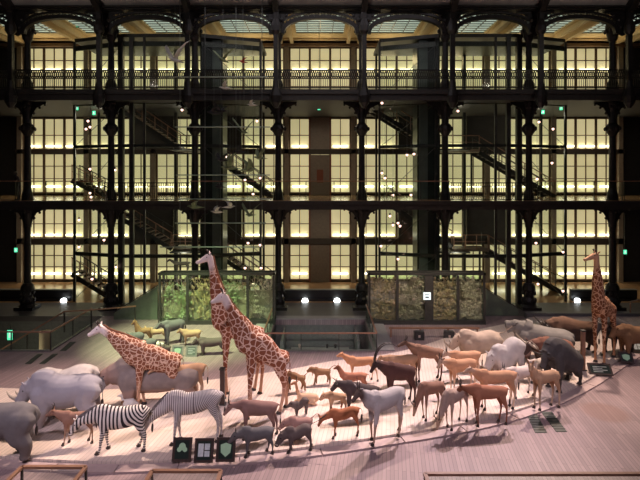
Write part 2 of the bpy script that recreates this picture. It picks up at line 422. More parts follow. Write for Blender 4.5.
# ---------------------------------------------------------------- arcade arches, one per bay
def arch_parts(t):
    pts = []; N = 20; hw = 2.25
    for i in range(N+1):
        a = PI*i/N; pts.append((-hw*math.cos(a), 16.75+1.0*math.sin(a)**0.8))
    bm = NB()
    tub = [(x, 0, z) for x, z in pts]
    for a, b in zip(tub[:-1], tub[1:]): bar(bm, a, b, 0.3, 0.24)
    tub = [(x*1.08, 0, z+0.28) for x, z in pts]
    for a, b in zip(tub[:-1], tub[1:]): bar(bm, a, b, 0.2, 0.13)
    obj('arch_rib', bm, iron, t)
    bm = NB()
    for i in range(1, N):
        x, z = pts[i]; x2, z2 = pts[min(N, i+1)]
        bar(bm, (x, 0, z), (x2*1.08, 0, z2+0.28), 0.06, 0.035); bar(bm, (x2, 0, z2), (x*1.08, 0, z+0.28), 0.06, 0.035)
    # spandrel plates filling the corners with ring holes
    for s in (-1, 1):
        poly = [(s*2.59, -0.04, 18.15)]
        for i in range(N//2+1):
            x, z = pts[i]; poly.append((s*abs(x)*1.09, -0.04, min(18.14, z+0.3)))
        poly.append((s*0.0, -0.04, 18.15))
        # strip lattice
        for i in range(1, len(poly)-2):
            x, _, z = poly[i]
            bar(bm, (x, 0, z), (x, 0, 18.15), 0.05, 0.04)
            if i % 2 == 0 and 18.15-z > 0.25: bar(bm, (x, 0, z), (poly[i+1][0], 0, 18.15), 0.05, 0.04); bar(bm, (poly[i+1][0], 0, poly[i+1][2]), (x, 0, 18.15), 0.05, 0.04)
        plate(bm, [(s*2.59, -0.02, 18.1), (s*2.59, -0.02, 16.6), (s*2.28, -0.02, 16.75), (s*2.2, -0.02, 17.4), (s*1.9, -0.02, 17.9), (s*1.3, -0.02, 18.1)], (0, 0.04, 0))
        ball(bm, (s*2.3, -0.1, 17.55), 0.13, 8); ball(bm, (s*2.0, -0.1, 17.8), 0.08, 8); ball(bm, (s*2.42, -0.1, 17.1), 0.1, 8)
    obj('spandrel', bm, iron, t)
a0 = None
for k in range(-4, 5):
    lab = '%s cast iron arch of the arcade under the glass roof' % ordw(k)
    if a0 is None:
        a0 = thing('arcade_arch', lab, 'arch', (k*S, 30.0, 0), 0, 'arches along the top of the arcade'); arch_parts(a0)
    else: dup(a0, (k*S, 30.0, 0), label=lab)
# roof ribs with pendant posts in front of the arcade
def rib_parts(t):
    bm = NB(); bb(bm, -0.13, 0.13, -0.1, 0.16, 12.6, 18.4); lathe(bm, [(0.1, 12.2), (0.3, 12.5), (0.36, 12.9), (0.2, 13.4), (0.16, 13.8)], seg=10)
    lathe(bm, [(0.16, 16.5), (0.3, 16.7), (0.3, 17.0), (0.16, 17.4)], seg=10); obj('post', bm, iron, t)
    bm = NB(); pts = [(0, 0, 18.0), (0, -2.5, 19.6), (0, -5.3, 21.2), (0, -12, 22.9), (0, -22, 24.2)]
    for a, b in zip(pts[:-1], pts[1:]): bar(bm, a, b, 0.35, 0.5)
    obj('roof_rib', bm, iron, t)
r0 = None
rl = ['far left', 'second left', 'third left', 'fourth left', 'fourth right', 'third right', 'second right', 'far right']
for i, x in enumerate(xs):
    lab = '%s dark iron roof rib with post rising in front of the arches' % rl[i]
    if r0 is None:
        r0 = thing('roof_rib', lab, 'roof rib', (x, 29.3, 0), 0, 'iron ribs of the glass roof'); rib_parts(r0)
    else: dup(r0, (x, 29.3, 0), label=lab)

# ---------------------------------------------------------------- gallery railings
def rail2_parts(t, w_=S-0.04):
    bm = NB(); bb(bm, -w_/2, w_/2, -0.05, 0.05, 14.5, 14.58); bb(bm, -w_/2, w_/2, -0.03, 0.03, 14.02, 14.07); bb(bm, -w_/2, w_/2, -0.04, 0.04, 13.45, 13.52)
    obj('rail', bm, iron, t)
    bm = NB(); n = 40
    for i in range(n):
        x = -w_/2+(i+0.5)*w_/n
        bb(bm, x-0.013, x+0.013, -0.013, 0.013, 13.5, 14.03)
        bar(bm, (x-w_/n/2, 0, 14.05), (x+w_/n/2, 0, 14.5), 0.03, 0.05); bar(bm, (x+w_/n/2, 0, 14.05), (x-w_/n/2, 0, 14.5), 0.03, 0.05)
        ball(bm, (x, 0, 14.28), 0.05, 6)
    obj('baluster_row', bm, iron, t)
q0 = None
for k in range(-4, 5):
    lab = '%s dark ornate iron railing panel of the upper gallery' % ordw(k)
    if q0 is None:
        q0 = thing('iron_railing', lab, 'railing', (k*S, YE+0.06, 0), 0, 'upper gallery railings'); rail2_parts(q0)
    else: dup(q0, (k*S, YE+0.06, 0), label=lab)
q1 = q2 = None
for k in range(-4, 5):
    if abs(k) in (2,):
        lab = '%s iron baluster railing of the lower gallery, by the lift tower' % ordw(k)
        if q2 is None:
            q2 = thing('iron_railing', lab, 'railing', (k*S, YE+0.06, 0), 0, 'lower gallery baluster railings')
            w_ = S-0.04; bm = NB(); bb(bm, -w_/2, w_/2, -0.04, 0.04, 7.78, 7.84); bb(bm, -w_/2, w_/2, -0.03, 0.03, 7.6, 7.63); bb(bm, -w_/2, w_/2, -0.03, 0.03, 6.8, 6.84); obj('rail', bm, iron, q2)
            bm = NB()
            for i in range(38):
                x = -w_/2+(i+0.5)*w_/38; bb(bm, x-0.014, x+0.014, -0.014, 0.014, 6.83, 7.78)
                if i % 2: tube(bm, [(x-0.07, 0, 7.55), (x, 0, 7.68), (x+0.07, 0, 7.55)], 0.012, 4)
            obj('baluster_row', bm, iron, q2)
        else: dup(q2, (k*S, YE+0.06, 0), label=lab)
    else:
        lab = '%s glass balustrade with thin metal rail of the lower gallery' % ordw(k)
        if q1 is None:
            q1 = thing('glass_balustrade', lab, 'railing', (k*S, YE+0.06, 0), 0, 'lower gallery glass balustrades')
            w_ = S-0.04; bm = NB(); bb(bm, -w_/2, w_/2, -0.03, 0.03, 7.88, 7.94); obj('handrail', bm, railwood, q1)
            bm = NB(); bb(bm, -w_/2, w_/2, -0.008, 0.008, 6.8, 7.87); obj('glass_pane', bm, glass, q1)
            for i in range(4):
                bm = NB(); x = -w_/2+0.05+i*(w_-0.1)/3; bb(bm, x-0.02, x+0.02, 0.012, 0.05, 6.76, 7.9); obj('post', bm, steel, q1)
        else: dup(q1, (k*S, YE+0.06, 0), label=lab)

# ---------------------------------------------------------------- glass lift towers, one each side
def tower(sgn, label):
    t = thing('lift_tower', label, 'lift tower', (sgn*9.6, 33.0, 0))
    T = lambda x, y, z: (x-9.6*1.0, y-33.0, z)
    # plan (mirrored by sgn): trapezoid seen from above
    plan = [(-16.15, 32.9), (-12.9, 31.9), (-3.75, 32.9)] if False else None
    pl = [(-16.1, 32.8), (-12.4, 31.6), (-7.5, 31.6), (-3.9, 32.8)]
    def X(x): return sgn*(-x)-sgn*9.6 if sgn > 0 else x+9.6
    def V(x, y, z): return Vector((X(x), y-33.0, z))
    H = 17.0
    # roof
    bm = NB(); bot = [V(x, y, H) for x, y in pl]+[V(-3.9, 36.5, H), V(-16.1, 36.5, H)]
    plate(bm, bot, (0, 0, 0.22)); obj('roof', bm, steel, t)
    # posts
    posts = [(-16.1, 32.8, .07), (-12.6, 31.7, .16), (-11.9, 31.62, .13), (-11.1, 31.62, .07), (-8.0, 32.2, .1), (-7.45, 31.8, .14), (-3.9, 32.8, .07), (-4.1, 36.4, .07), (-16.1, 36.4, .07), (-10.5, 36.4, .1)]
    for x, y, r in posts:
        bm = NB(); p = V(x, y, 0); bb(bm, p.x-r, p.x+r, p.y-r, p.y+r, 0.0, H); obj('post', bm, steel, t)
    # beams at landing heights
    for z, h in ((3.15, .22), (6.5, .3), (10.15, .2), (12.95, .3), (16.6, .3)):
        bm = NB()
        for (xa, ya), (xb, yb) in zip(pl[:-1], pl[1:]): bar(bm, V(xa, ya+0.1, z), V(xb, yb+0.1, z), 0.12, h)
        obj('beam', bm, steel, t)
    # shaft: dark greenish panelled lift shaft
    bm = NB(); a = V(-7.75, 32.4, 0); b = V(-6.3, 34.0, 0)
    bb(bm, a.x, b.x, a.y, b.y, 0.0, H-0.02)
    obj('lift_shaft', bm, mat('lift_shaft_panel', (0.045, 0.055, 0.045), 0.35, 0.3, var=0.35, scale=1.2), t)
    bm = NB(); a = V(-6.95, 32.25, 0); b = V(-6.4, 32.35, 0); bb(bm, a.x, b.x, a.y, b.y, 0.0, H-0.02)
    obj('guide_panel', bm, mat('guide_panel', (0.16, 0.19, 0.17), 0.35, 0.3, var=0.3, scale=1.0), t)
    # glass skin
    for (xa, ya), (xb, yb) in zip(pl[:-1], pl[1:]):
        bm = NB(); p = [V(xa, ya, 0.1), V(xb, yb, 0.1), V(xb, yb, H-0.3), V(xa, ya, H-0.3)]
        plate(bm, p, (0, 0.02, 0)); obj('glass_wall', bm, glass, t)
    # landings
    for z in (10.1, 3.1):
        bm = NB(); a = V(-10.2, 33.9, z); b = V(-8.05, 35.9, z); bb(bm, a.x, b.x, a.y, b.y, z-0.12, z-0.02); obj('landing', bm, steel, t)
    # thin bracing cables
    bm = NB()
    for z0, z1 in ((0.2, 3.1), (3.2, 6.4), (6.7, 10.1), (10.2, 12.9), (13.4, 16.6)):
        tube(bm, [V(-16.1, 32.9, z0), V(-12.7, 31.9, z1)], 0.018, 4); tube(bm, [V(-7.4, 31.9, z1), V(-4.0, 32.9, z0)], 0.018, 4)
    obj('bracing_cable', bm, greysteel, t)
    return t
tower(-1, 'left glass and dark steel lift tower standing among the iron columns')
tower(1, 'right glass and dark steel lift tower standing among the iron columns')

# ---------------------------------------------------------------- staircases of the galleries
treadm = mat('stair_tread', (0.22, 0.16, 0.12), 0.5, var=0.15)
def stair(x0, z0, x1, z1, Y, label, w_=1.5):
    n = max(4, int(abs(z0-z1)/0.19))
    t = thing('metal_staircase', label, 'staircase', (x0, Y, z1), 0)
    dx = (x1-x0)
    for s in (-1, 1):
        bm = NB(); bar(bm, (0, s*w_/2, z0-z1-0.2), (dx, s*w_/2, -0.1), 0.06, 0.30); obj('stringer', bm, steel, t)
        bm = NB(); bar(bm, (0, s*w_/2, z0-z1+0.95), (dx, s*w_/2, 1.0), 0.06, 0.06); bar(bm, (0, s*w_/2, z0-z1+0.5), (dx, s*w_/2, 0.55), 0.03, 0.03)
        for i in range(0, 6):
            f = i/5; x = dx*f*0.98+0.05; z = (z0-z1)*(1-f); bb(bm, x-0.025, x+0.025, s*w_/2-0.025, s*w_/2+0.025, z-0.05, z+0.95)
        obj('handrail', bm, railwood if s < 0 else steel, t)
    bm = NB()
    for i in range(n):
        f = (i+0.5)/n; bb(bm, dx*f-abs(dx)/n*0.55, dx*f+abs(dx)/n*0.55, -w_/2+0.04, w_/2-0.04, (z0-z1)*(1-f)-0.05, (z0-z1)*(1-f))
    obj('tread_flight', bm, treadm, t)
    return t
stair(3.4, Z2-0.05, 8.4, 10.15, 36.0, 'right upper staircase, first flight running down from the top gallery')
stair(11.2, 10.1, 16.6, Z1+0.1, 36.0, 'right upper staircase, second flight reaching the lower gallery')
stair(4.6, Z1-0.1, 9.2, 3.4, 35.5, 'right lower staircase, first flight running down from the lower gallery')
stair(11.6, 3.2, 17.0, 0.1, 35.2, 'right lower staircase, last flight reaching the ground floor behind the hippopotamus')
stair(-14.4, Z2-0.05, -9.8, 10.15, 36.0, 'left upper staircase, first flight running down from the top gallery')
stair(-8.0, 10.1, -3.4, Z1+0.1, 36.0, 'left upper staircase, second flight reaching the lower gallery')
stair(-15.6, Z1-0.1, -10.2, 3.3, 35.2, 'left lower staircase, first flight running down from the lower gallery')
stair(-7.6, 3.2, -3.2, 0.1, 35.8, 'left lower staircase, last flight behind the left glass case')
stair(-16.9, 1.75, -14.4, 0.1, 34.6, 'short flight of lit steps at the foot of the left lift tower', 1.2)
stair(-18.0, 8.1, -15.6, Z1+0.1, 36.8, 'short flight of steps on the lower gallery at far left', 1.2)
for (x0, x1, z, Y, l) in ((8.4, 11.2, 10.1, 36.0, 'right steel stair landing halfway up to the top gallery'), (9.2, 11.6, 3.2, 35.35, 'right steel stair landing halfway up to the lower gallery'),
                          (-9.8, -8.0, 10.1, 36.0, 'left steel stair landing halfway up to the top gallery'), (-10.2, -7.6, 3.2, 35.5, 'left steel stair landing halfway up to the lower gallery')):
    t = thing('stair_landing', l, 'landing', ((x0+x1)/2, Y, z)); h = (x1-x0)/2
    bm = NB(); bb(bm, -h, h, -0.9, 0.9, -0.16, 0.0); obj('deck', bm, treadm, t)
    bm = NB(); bb(bm, -h, h, -0.93, -0.88, 0.95, 1.0); bb(bm, -h, h, -0.92, -0.89, 0.5, 0.53)
    for i in range(4): bb(bm, -h+i*(2*h-0.05)/3, -h+0.05+i*(2*h-0.05)/3, -0.93, -0.88, 0, 0.95)
    obj('handrail', bm, railwood, t)
    for x in (-h+0.1, h-0.1): bm = NB(); bb(bm, x-0.06, x+0.06, 0.6, 0.72, -3.1, -0.16); obj('support_post', bm, steel, t)

# ---------------------------------------------------------------- parapets with lamps at the back of the ground floor
parm = mat('parapet_dark', (0.03, 0.03, 0.03), 0.4, var=0.2)
for i, (x0, x1, l) in enumerate(((-21.4, -16.4, 'dark low parapet under the gallery at far left'), (-2.9, 3.0, 'dark low counter behind the central stair well'), (16.6, 21.0, 'dark low parapet under the gallery at far right'))):
    t = thing('parapet', l, 'parapet', ((x0+x1)/2, 33.2, 0)); h = (x1-x0)/2
    bm = NB(); bb(bm, -h, h, -0.1, 0.1, 0, 0.66); bb(bm, -h, h, -0.35, -0.1, 0, 0.12); obj('front_panel', bm, parm, t)
    bm = NB(); bb(bm, -h, h, -0.16, 0.16, 0.66, 0.72); obj('ledge', bm, greysteel, t)
    if i == 1:
        for s in (-1, 1):
            bm = NB(); pts = [(s*2.45, -0.2, 0.72), (s*2.5, -0.5, 0.7), (s*2.65, -1.0, 0.45), (s*2.9, -1.3, 0.05)]
            tube(bm, pts, 0.05, 6); obj('curved_rail', bm, greysteel, t)
def globe(p, label, r=0.24, m=white_l, nm='round_lamp', grp=None):
    t = thing(nm, label, 'lamp', p, 0, grp)
    bm = NB(); ball(bm, (0, 0, 0), r, 12, (1, 0.5, 0.8)); obj('lamp_glass', bm, m, t, True)
    bm = NB(); lathe(bm, [(r*0.8, -0.0), (r*0.8, 0.04), (r*0.4, 0.06)], (0, 0, 0), 10)
    bmesh.ops.rotate(bm, verts=bm.verts[:], matrix=Matrix.Rotation(-PI/2, 3, 'X')); bmesh.ops.translate(bm, verts=bm.verts[:], vec=(0, r*0.45, 0)); obj('lamp_housing', bm, steel, t)
    return t
for px, l in ((64, 'bright white lamp on the far left parapet'), (305, 'left bright white lamp on the counter behind the central well'), (337, 'right bright white lamp on the counter behind the central well'), (577, 'bright white lamp on the far right parapet')):
    globe(P(px, 301, 32.9), l)
# small pinkish spot lamps dotted over the lift towers
spots = [(88, 121), (90, 127), (86, 129), (90, 169), (90, 193), (91, 197), (79, 220), (79, 247), (104, 240), (92, 279), (115, 170), (116, 267), (182, 110), (233, 156), (227, 157), (245, 180), (260, 178), (236, 186), (253, 194), (248, 243), (260, 245), (245, 268), (261, 268), (253, 284), (257, 121),
         (382, 103), (382, 173), (385, 178), (393, 195), (411, 195), (414, 154), (407, 155), (385, 208), (390, 216), (393, 225), (398, 223), (400, 226), (381, 246), (398, 259), (458, 111), (539, 122), (553, 129), (552, 163), (537, 179), (551, 207), (536, 243), (563, 252), (538, 284), (563, 291)]
g0 = None
for i, (x, y) in enumerate(spots):
    side = 'left' if x < 320 else 'right'; tier = 'top' if y < 150 else 'middle' if y < 200 else 'lower' if y < 240 else 'bottom'
    Y = 31.3 if x not in (0,) else 31.3
    p = P(x, y, 31.35)
    lab = 'tiny pinkish spot lamp in the %s tier of the %s lift tower' % (tier, side); gr = 'spot lamps in the %s tier of the %s lift tower' % (tier, side)
    if g0 is None:
        g0 = thing('spot_lamp', lab, 'lamp', p, 0, gr); bm = NB(); ball(bm, (0, 0, 0), 0.075, 8); obj('bulb', bm, pink_l, g0, True)
        bm = NB(); lathe(bm, [(0.05, 0.05), (0.06, 0.12), (0.02, 0.2)], seg=8); obj('holder', bm, steel, g0)
    else: g_ = dup(g0, p, label=lab, group=gr)
    gg = g0 if i == 0 else g_; top_ = 6.3 if p.z < 6.3 else 12.8 if p.z < 12.8 else 16.9
    b_ = NB(); bb(b_, -.006, .006, -.006, .006, .15, top_-p.z); obj('cable', b_, greysteel, gg)
# green emergency exit signs
def exit_sign(px, py, Y, label, w_=0.2, h=0.28):
    t = thing('exit_sign', label, 'exit sign', P(px, py, Y)); bm = NB(); bb(bm, -w_/2, w_/2, -0.03, 0.0, -h/2, h/2); lf = obj('lit_face', bm, green_l, t)
    bm = NB(); bb(bm, -.05, .05, -.04, -.031, -h*.25, h*.1); ball(bm, (0, -.035, h*.2), .035, 6); obj('running_figure', bm, mat('exit_white', (.9, .95, .9), .5, emit=(.8, 1, .9), es=.8, var=0), lf)
    bm = NB(); bb(bm, -w_/2-0.03, w_/2+0.03, 0.0, 0.08, -h/2-0.03, h/2+0.03); zz = P(px, py, Y).z; zt = 6.3 if zz < 6.3 and Y > 30 else 12.8 if 6.3 < zz < 12.8 else 18.85 if zz > 12.8 else zz+h/2+.3; bb(bm, -0.012, 0.012, 0.02, 0.045, h/2, zt-zz); obj('housing', bm, steel, t)
for px, py, Y, l in ((77, 25, 35.5, 'small green exit sign under the left skylight'), (563, 23, 35.5, 'small green exit sign under the right skylight'),
                     (77, 108, 33.5, 'green exit sign on the left under the top gallery'), (94, 113, 34.5, 'small green exit sign on the left, right of a brighter one'),
                     (561, 108, 33.5, 'green exit sign on the right under the top gallery'), (543, 112, 34.5, 'small green exit sign on the right, left of a brighter one'),
                     (319, 108, 34.5, 'small whitish green exit sign over the central bay'), (16, 250, 33.0, 'green exit sign on the dark wall at far left'), (625, 252, 33.0, 'green exit sign on the dark wall at far right')):
    exit_sign(px, py, Y, l)

# ---------------------------------------------------------------- glass cases left and right of the central well
frond = mat('dried_coral', (0.45, 0.31, 0.19), 0.7, var=0.35, scale=3); frondg = mat('green_coral', (0.30, 0.31, 0.20), 0.7, var=0.35, scale=3)
palec = mat('pale_coral', (0.55, 0.45, 0.36), 0.7, var=0.2)
def case(px0, px1, py0, label, m1, m2, dens):
    Y = 27.6; a = P(px0, 0, Y).x; b = P(px1, 0, Y).x; H = P(0, py0, Y).z; cx = (a+b)/2; h = (b-a)/2; D = 0.8
    t = thing('glass_case', label, 'display case', (cx, Y+D/2, 0))
    bm = NB(); bb(bm, -h, h, -D/2, D/2, 0.0, 0.22); obj('plinth', bm, steel, t)
    bm = NB(); bb(bm, -h, h, -D/2, -D/2+.1, H-0.13, H); bb(bm, -h, h, D/2-.1, D/2, H-0.13, H); bb(bm, -h, -h+.1, -D/2, D/2, H-0.13, H); bb(bm, h-.1, h, -D/2, D/2, H-0.13, H); obj('top_frame', bm, steel, t)
    for i, x in enumerate((-h+0.08, -h*0.5, 0.12, h*0.53, h-0.08)):
        w_ = (0.06, 0.07, 0.24, 0.07, 0.06)[i]
        if px0 < 320 and i == 2: w_ = 0.12
        bm = NB(); bb(bm, x-w_, x+w_, -D/2+0.0, -D/2+0.12, 0.2, H-0.15); obj('upright', bm, steel, t); bm = NB(); bb(bm, x-min(w_, .08), x+min(w_, .08), D/2-0.12, D/2, 0.2, H-0.15); obj('upright', bm, steel, t)
    bm = NB(); bb(bm, -h+0.03, h-0.03, -D/2+0.13, -D/2+0.145, 0.22, H-0.16); bb(bm, -h+0.03, h-0.03, D/2-0.14, D/2-0.125, 0.22, H-0.16); obj('glass_pane', bm, glassg, t)
    bm = NB(); bb(bm, -h+0.05, h-0.05, D/2-0.2, D/2-0.17, 0.22, H*(.8 if px0 > 320 else .62)); obj('frosted_back', bm, mat('frosted_back', (.33, .27, .2), .7, var=.5, scale=2.5), t)
    # contents: branching corals mounted on stalks
    for q in range(4):
        bx0 = cx-h+0.25+q*(2*h-0.4)/4; bm = NB(); rnd = random.Random(q*7+int(px0))
        for _ in range(dens):
            x = rnd.uniform(0.05, (2*h-0.4)/4-0.05); z0 = rnd.choice((0.22, 0.22, 0.6, 1.0, 1.4, 1.8, 2.0)); y = rnd.uniform(-0.2, 0.1)
            p = Vector((x, y, z0)); hgt = rnd.uniform(0.25, 0.95)
            for _b in range(4):
                d = Vector((rnd.uniform(-.45, .45), rnd.uniform(-.08, .08), rnd.uniform(.0, 1))).normalized()*hgt*rnd.uniform(.4, .9)
                e = p+d; e.z = min(e.z, H-0.35); e.x = max(0.02, min((2*h-0.4)/4-0.02, e.x))
                bar(bm, p, e, 0.02, 0.02)
                r = rnd.uniform(0.02, 0.09); ball(bm, e, r, 6, (rnd.uniform(.6, 1.6), .6, rnd.uniform(.5, 1.5)))
        o = obj('mounted_specimens', bm, [m1, m2, palec][(q*2+int(px0)) % 3] if q % 2 else m1); o.location = (bx0, Y+D/2, 0)
        o['kind'] = 'stuff'; tag(o, '%s bay of branching dried sea specimens inside the %s glass case' % (('first', 'second', 'third', 'fourth')[q], 'left' if px0 < 320 else 'right'), 'specimens')
    return t
case(158, 275, 273, 'left long glass display case lit green, behind the giraffes', frondg, frond, 30)
case(368, 486, 273, 'right long glass display case full of brown branching specimens', frond, mat('grey_coral', (0.36, 0.29, 0.22), 0.7, var=0.35, scale=3), 65)
lamp('case_light', 'SPOT', (P(427, 0, 27).x, 24.5, 6.5), (P(427, 0, 28.0).x, 28.0, 1.4), 950, (1, 0.85, 0.66), .1, 75, .8)
lamp('case_light', 'SPOT', (P(216, 0, 27).x, 24.5, 6.5), (P(216, 0, 28.0).x, 28.0, 1.4), 600, (0.85, 1, 0.65), .1, 75, .8)
p = P(427, 296, 27.6); t = thing('lit_sign', 'small bright white sign on the middle post of the right glass case', 'sign', p)
bm = NB(); bb(bm, -0.2, 0.2, -0.03, 0.0, -0.2, 0.2); obj('lit_face', bm, mat('sign_white', (.9, 1, 1), .5, emit=(0.75, 0.9, 0.95), es=0.9, var=0), t)
bm = NB(); bb(bm, -0.13, 0.13, -0.045, -0.031, 0.06, 0.1); bb(bm, -0.1, 0.1, -0.045, -0.031, -0.1, -0.02); obj('lettering', bm, parm, t)
# bench-like reading rail in front of the right case with two black boxes
t = thing('reading_rail', 'low brown rail in front of the right glass case', 'rail', G(436, 337).to_3d())
bm = NB(); bb(bm, -2.4, 2.2, -0.06, 0.06, 0.42, 0.5); obj('top_rail', bm, railwood, t)
for x in (-2.3, -0.8, 0.6, 2.1):
    bm = NB(); bb(bm, x-0.04, x+0.04, -0.04, 0.04, 0, 0.42); obj('leg', bm, railwood, t)
for px, l in ((419, 'left black box with small white mark standing before the right glass case'), (449, 'right black box with small white mark standing before the right glass case')):
    p = G(px, 339.5); t = thing('black_box', l, 'box', p); bm = NB(); bb(bm, -0.24, 0.24, -0.15, 0.15, 0.0, 0.42); obj('body', bm, parm, t)
    bm = NB(); bb(bm, -0.06, 0.04, -0.16, -0.151, 0.14, 0.26); obj('white_mark', bm, palec, t)

# ---------------------------------------------------------------- central well railing, stairs, bench
def well_rail(name, label, pts, zr=0.84, rails=((0, 0.05),), glassm=glass, base=0.0):
    t = thing(name, label, 'railing', (pts[0][0], pts[0][1], base))
    o = Vector((pts[0][0], pts[0][1], 0)); P2 = [Vector((x, y, 0))-o for x, y in pts]
    bm = NB()
    for a, b in zip(P2[:-1], P2[1:]): bar(bm, a+Vector((0, 0, zr)), b+Vector((0, 0, zr)), 0.07, 0.06)
    obj('handrail', bm, railwood, t)
    seen = []
    for a, b in zip(P2[:-1], P2[1:]):
        n = max(1, int((b-a).length/1.6))
        for i in range(n+1):
            q = a.lerp(b, i/n)
            if any((q-u).length < .01 for u in seen): continue
            seen.append(q); bm = NB(); bb(bm, q.x-0.02, q.x+0.02, q.y-0.02, q.y+0.02, 0.0, zr); obj('post', bm, steel, t)
    bm = NB()
    for a, b in zip(P2[:-1], P2[1:]): bar(bm, a.lerp(b, .02)+Vector((0, 0, zr*0.5)), a.lerp(b, .98)+Vector((0, 0, zr*0.5)), 0.015, zr*0.85)
    obj('glass_pane', bm, glassm, t)
    bm = NB()
    for a, b in zip(P2[:-1], P2[1:]): bar(bm, a+Vector((0, 0, 0.03)), b+Vector((0, 0, 0.03)), 0.12, 0.06)
    obj('kerb', bm, greysteel, t)
    return t
well_rail('well_railing', 'glass railing with wooden handrail around the central stair well', [(-2.65, 28.7), (-2.65, 23.4), (2.65, 23.4), (2.65, 28.7)])
well_rail('well_railing', 'glass railing with wooden handrail around the left stair well', [(-20.0, 23.4), (-12.6, 23.4), (-12.6, 27.6)], 0.9)
t = thing('well_stairs', 'dark steps going down inside the central stair well', 'stairs', (0, 26, -4.2))
bm = NB()
for i in range(12): bb(bm, -1.9, 1.9, -0.2+i*0.21, 2.5, 0.0+i*0.26, 0.26+i*0.26)
obj('step_flight', bm, mat('well_step', (0.12, 0.125, 0.115), .6, var=.2), t)
for s in (-1, 1):
    bm = NB(); bb(bm, s*2.0-0.06, s*2.0+0.06, -0.2, 2.5, 0, 3.9); obj('side_wall', bm, mat('well_side', (0.16, 0.16, 0.15), .6, var=.2), t)
p = P(320, 347, 24.1); t = thing('stone_surround', 'grey stone surround framing the central stair well', 'surround', (0, 26, 0)); rimm = mat('well_rim_grey', (.30, .29, .28), .5, var=.12)
bm = NB(); bb(bm, -3.5, -2.75, -2.6, 3.2, 0.003, 0.06); bb(bm, 2.75, 3.5, -2.6, 3.2, 0.003, 0.06); bb(bm, -2.75, 2.75, 2.6, 3.2, 0.003, 0.06); obj('kerb_slabs', bm, rimm, t)
t = thing('steel_bench', 'pale grey horizontal beam with fittings inside the central well', 'beam', (0, 24.3, -0.2))
bm = NB(); bb(bm, -1.4, 1.4, -0.1, 0.1, -0.12, 0.05); obj('beam', bm, mat('beam_grey', (0.3, 0.31, 0.28), .5, var=.15), t)
for x in (-1.0, 0.35, 0.75):
    bm = NB(); lathe(bm, [(0.05, 0.05), (0.05, 0.13), (0.08, 0.17), (0.03, 0.24)], (x, 0, 0), 8); obj('fitting', bm, palec if x < 0 else steel, t)
for s in (-1, 1):
    bm = NB(); bb(bm, s*1.3-0.03, s*1.3+0.03, -0.03, 0.03, -4.0, -0.12); obj('support', bm, steel, t)
lamp('well_light', 'POINT', (0, 25.0, -0.9), None, 60, (0.95, 1, 0.92), 0.3)
lamp('well_light', 'POINT', (-16, 26, -1.6), None, 60, (1, 0.85, 0.65), 0.3)
t = thing('lit_pillar', 'cream lit round pillar inside the left stair well', 'pillar', (P(45, 335, 26.6).x, 26.6, -4.2))
bm = NB(); lathe(bm, [(0.28, 0), (0.28, 4.05), (0.3, 4.1), (0.3, 4.15)], seg=14); obj('shaft', bm, cream, t, True)
exit_sign(10, 335, 26.0, 'bright green exit sign inside the left stair well', 0.26, 0.5)
t = thing('descending_handrail', 'wooden handrail running down into the left stair well', 'handrail', (-13.6, 26.6, 0))
bm = NB(); bar(bm, (0, 0, 1.0), (-3.6, -0.6, -1.2), 0.07, 0.07); bar(bm, (0, 0, 1.0), (1.3, 0.3, 1.0), 0.07, 0.07); bar(bm, (1.3, .3, 1.0), (3.4, 1.1, 1.0), 0.06, 0.06); obj('rail', bm, railwood, t)
for x, y, z0, z1 in ((0, 0, -.1, 1.0), (1.3, .3, 0, 1.0), (3.35, 1.1, 0, 1.0), (-1.8, -.3, -3.0, -.1)): bm = NB(); bb(bm, x-.03, x+.03, y-.03, y+.03, z0, z1); obj('post', bm, steel, t)
# glass ramp walls beside the cases, catching the green light
gw = mat('ramp_panel', (0.12, 0.15, 0.11), 0.5, var=0.15)
for s, x, l in ((-1, -10.2, 'grey green ramp wall left of the left glass case'), (1, 10.6, 'grey green ramp wall right of the right glass case')):
    t = thing('ramp_wall', l, 'ramp wall', (x-(.5 if x > 0 else 0), 28.6 if x < 0 else 29.5, 0)); bm = NB()
    plate(bm, [(-s*0.9, 0, 0), (s*1.6, 0, 0), (s*1.6, 0, 0.35), (-s*0.9, 0, 1.9)], (0, 0.12, 0)); obj('panel', bm, gw, t)
    bm = NB(); bar(bm, (-s*0.9, 0.05, 1.95), (s*1.6, 0.05, 0.4), 0.06, 0.05); obj('handrail', bm, steel, t)
# long low ledge to the right
t = thing('low_ledge', 'long low grey ledge behind the right giraffe and buffaloes', 'ledge', (16.5, 29.0, 0)); bm = NB(); bb(bm, -4.6, 7.5, -0.2, 0.2, 0, 0.3); obj('ledge_block', bm, mat('ledge_grey', (0.12, 0.12, 0.125), .5, var=.2), t)
bm = NB(); bar(bm, (1.5, 0, 0.9), (5.5, 0.2, 1.9), 0.06, 0.06); bb(bm, 1.47, 1.53, -.03, .03, .3, .9); bb(bm, 4.5, 4.56, .1, .16, .3, 1.65); obj('handrail', bm, railwood, t)

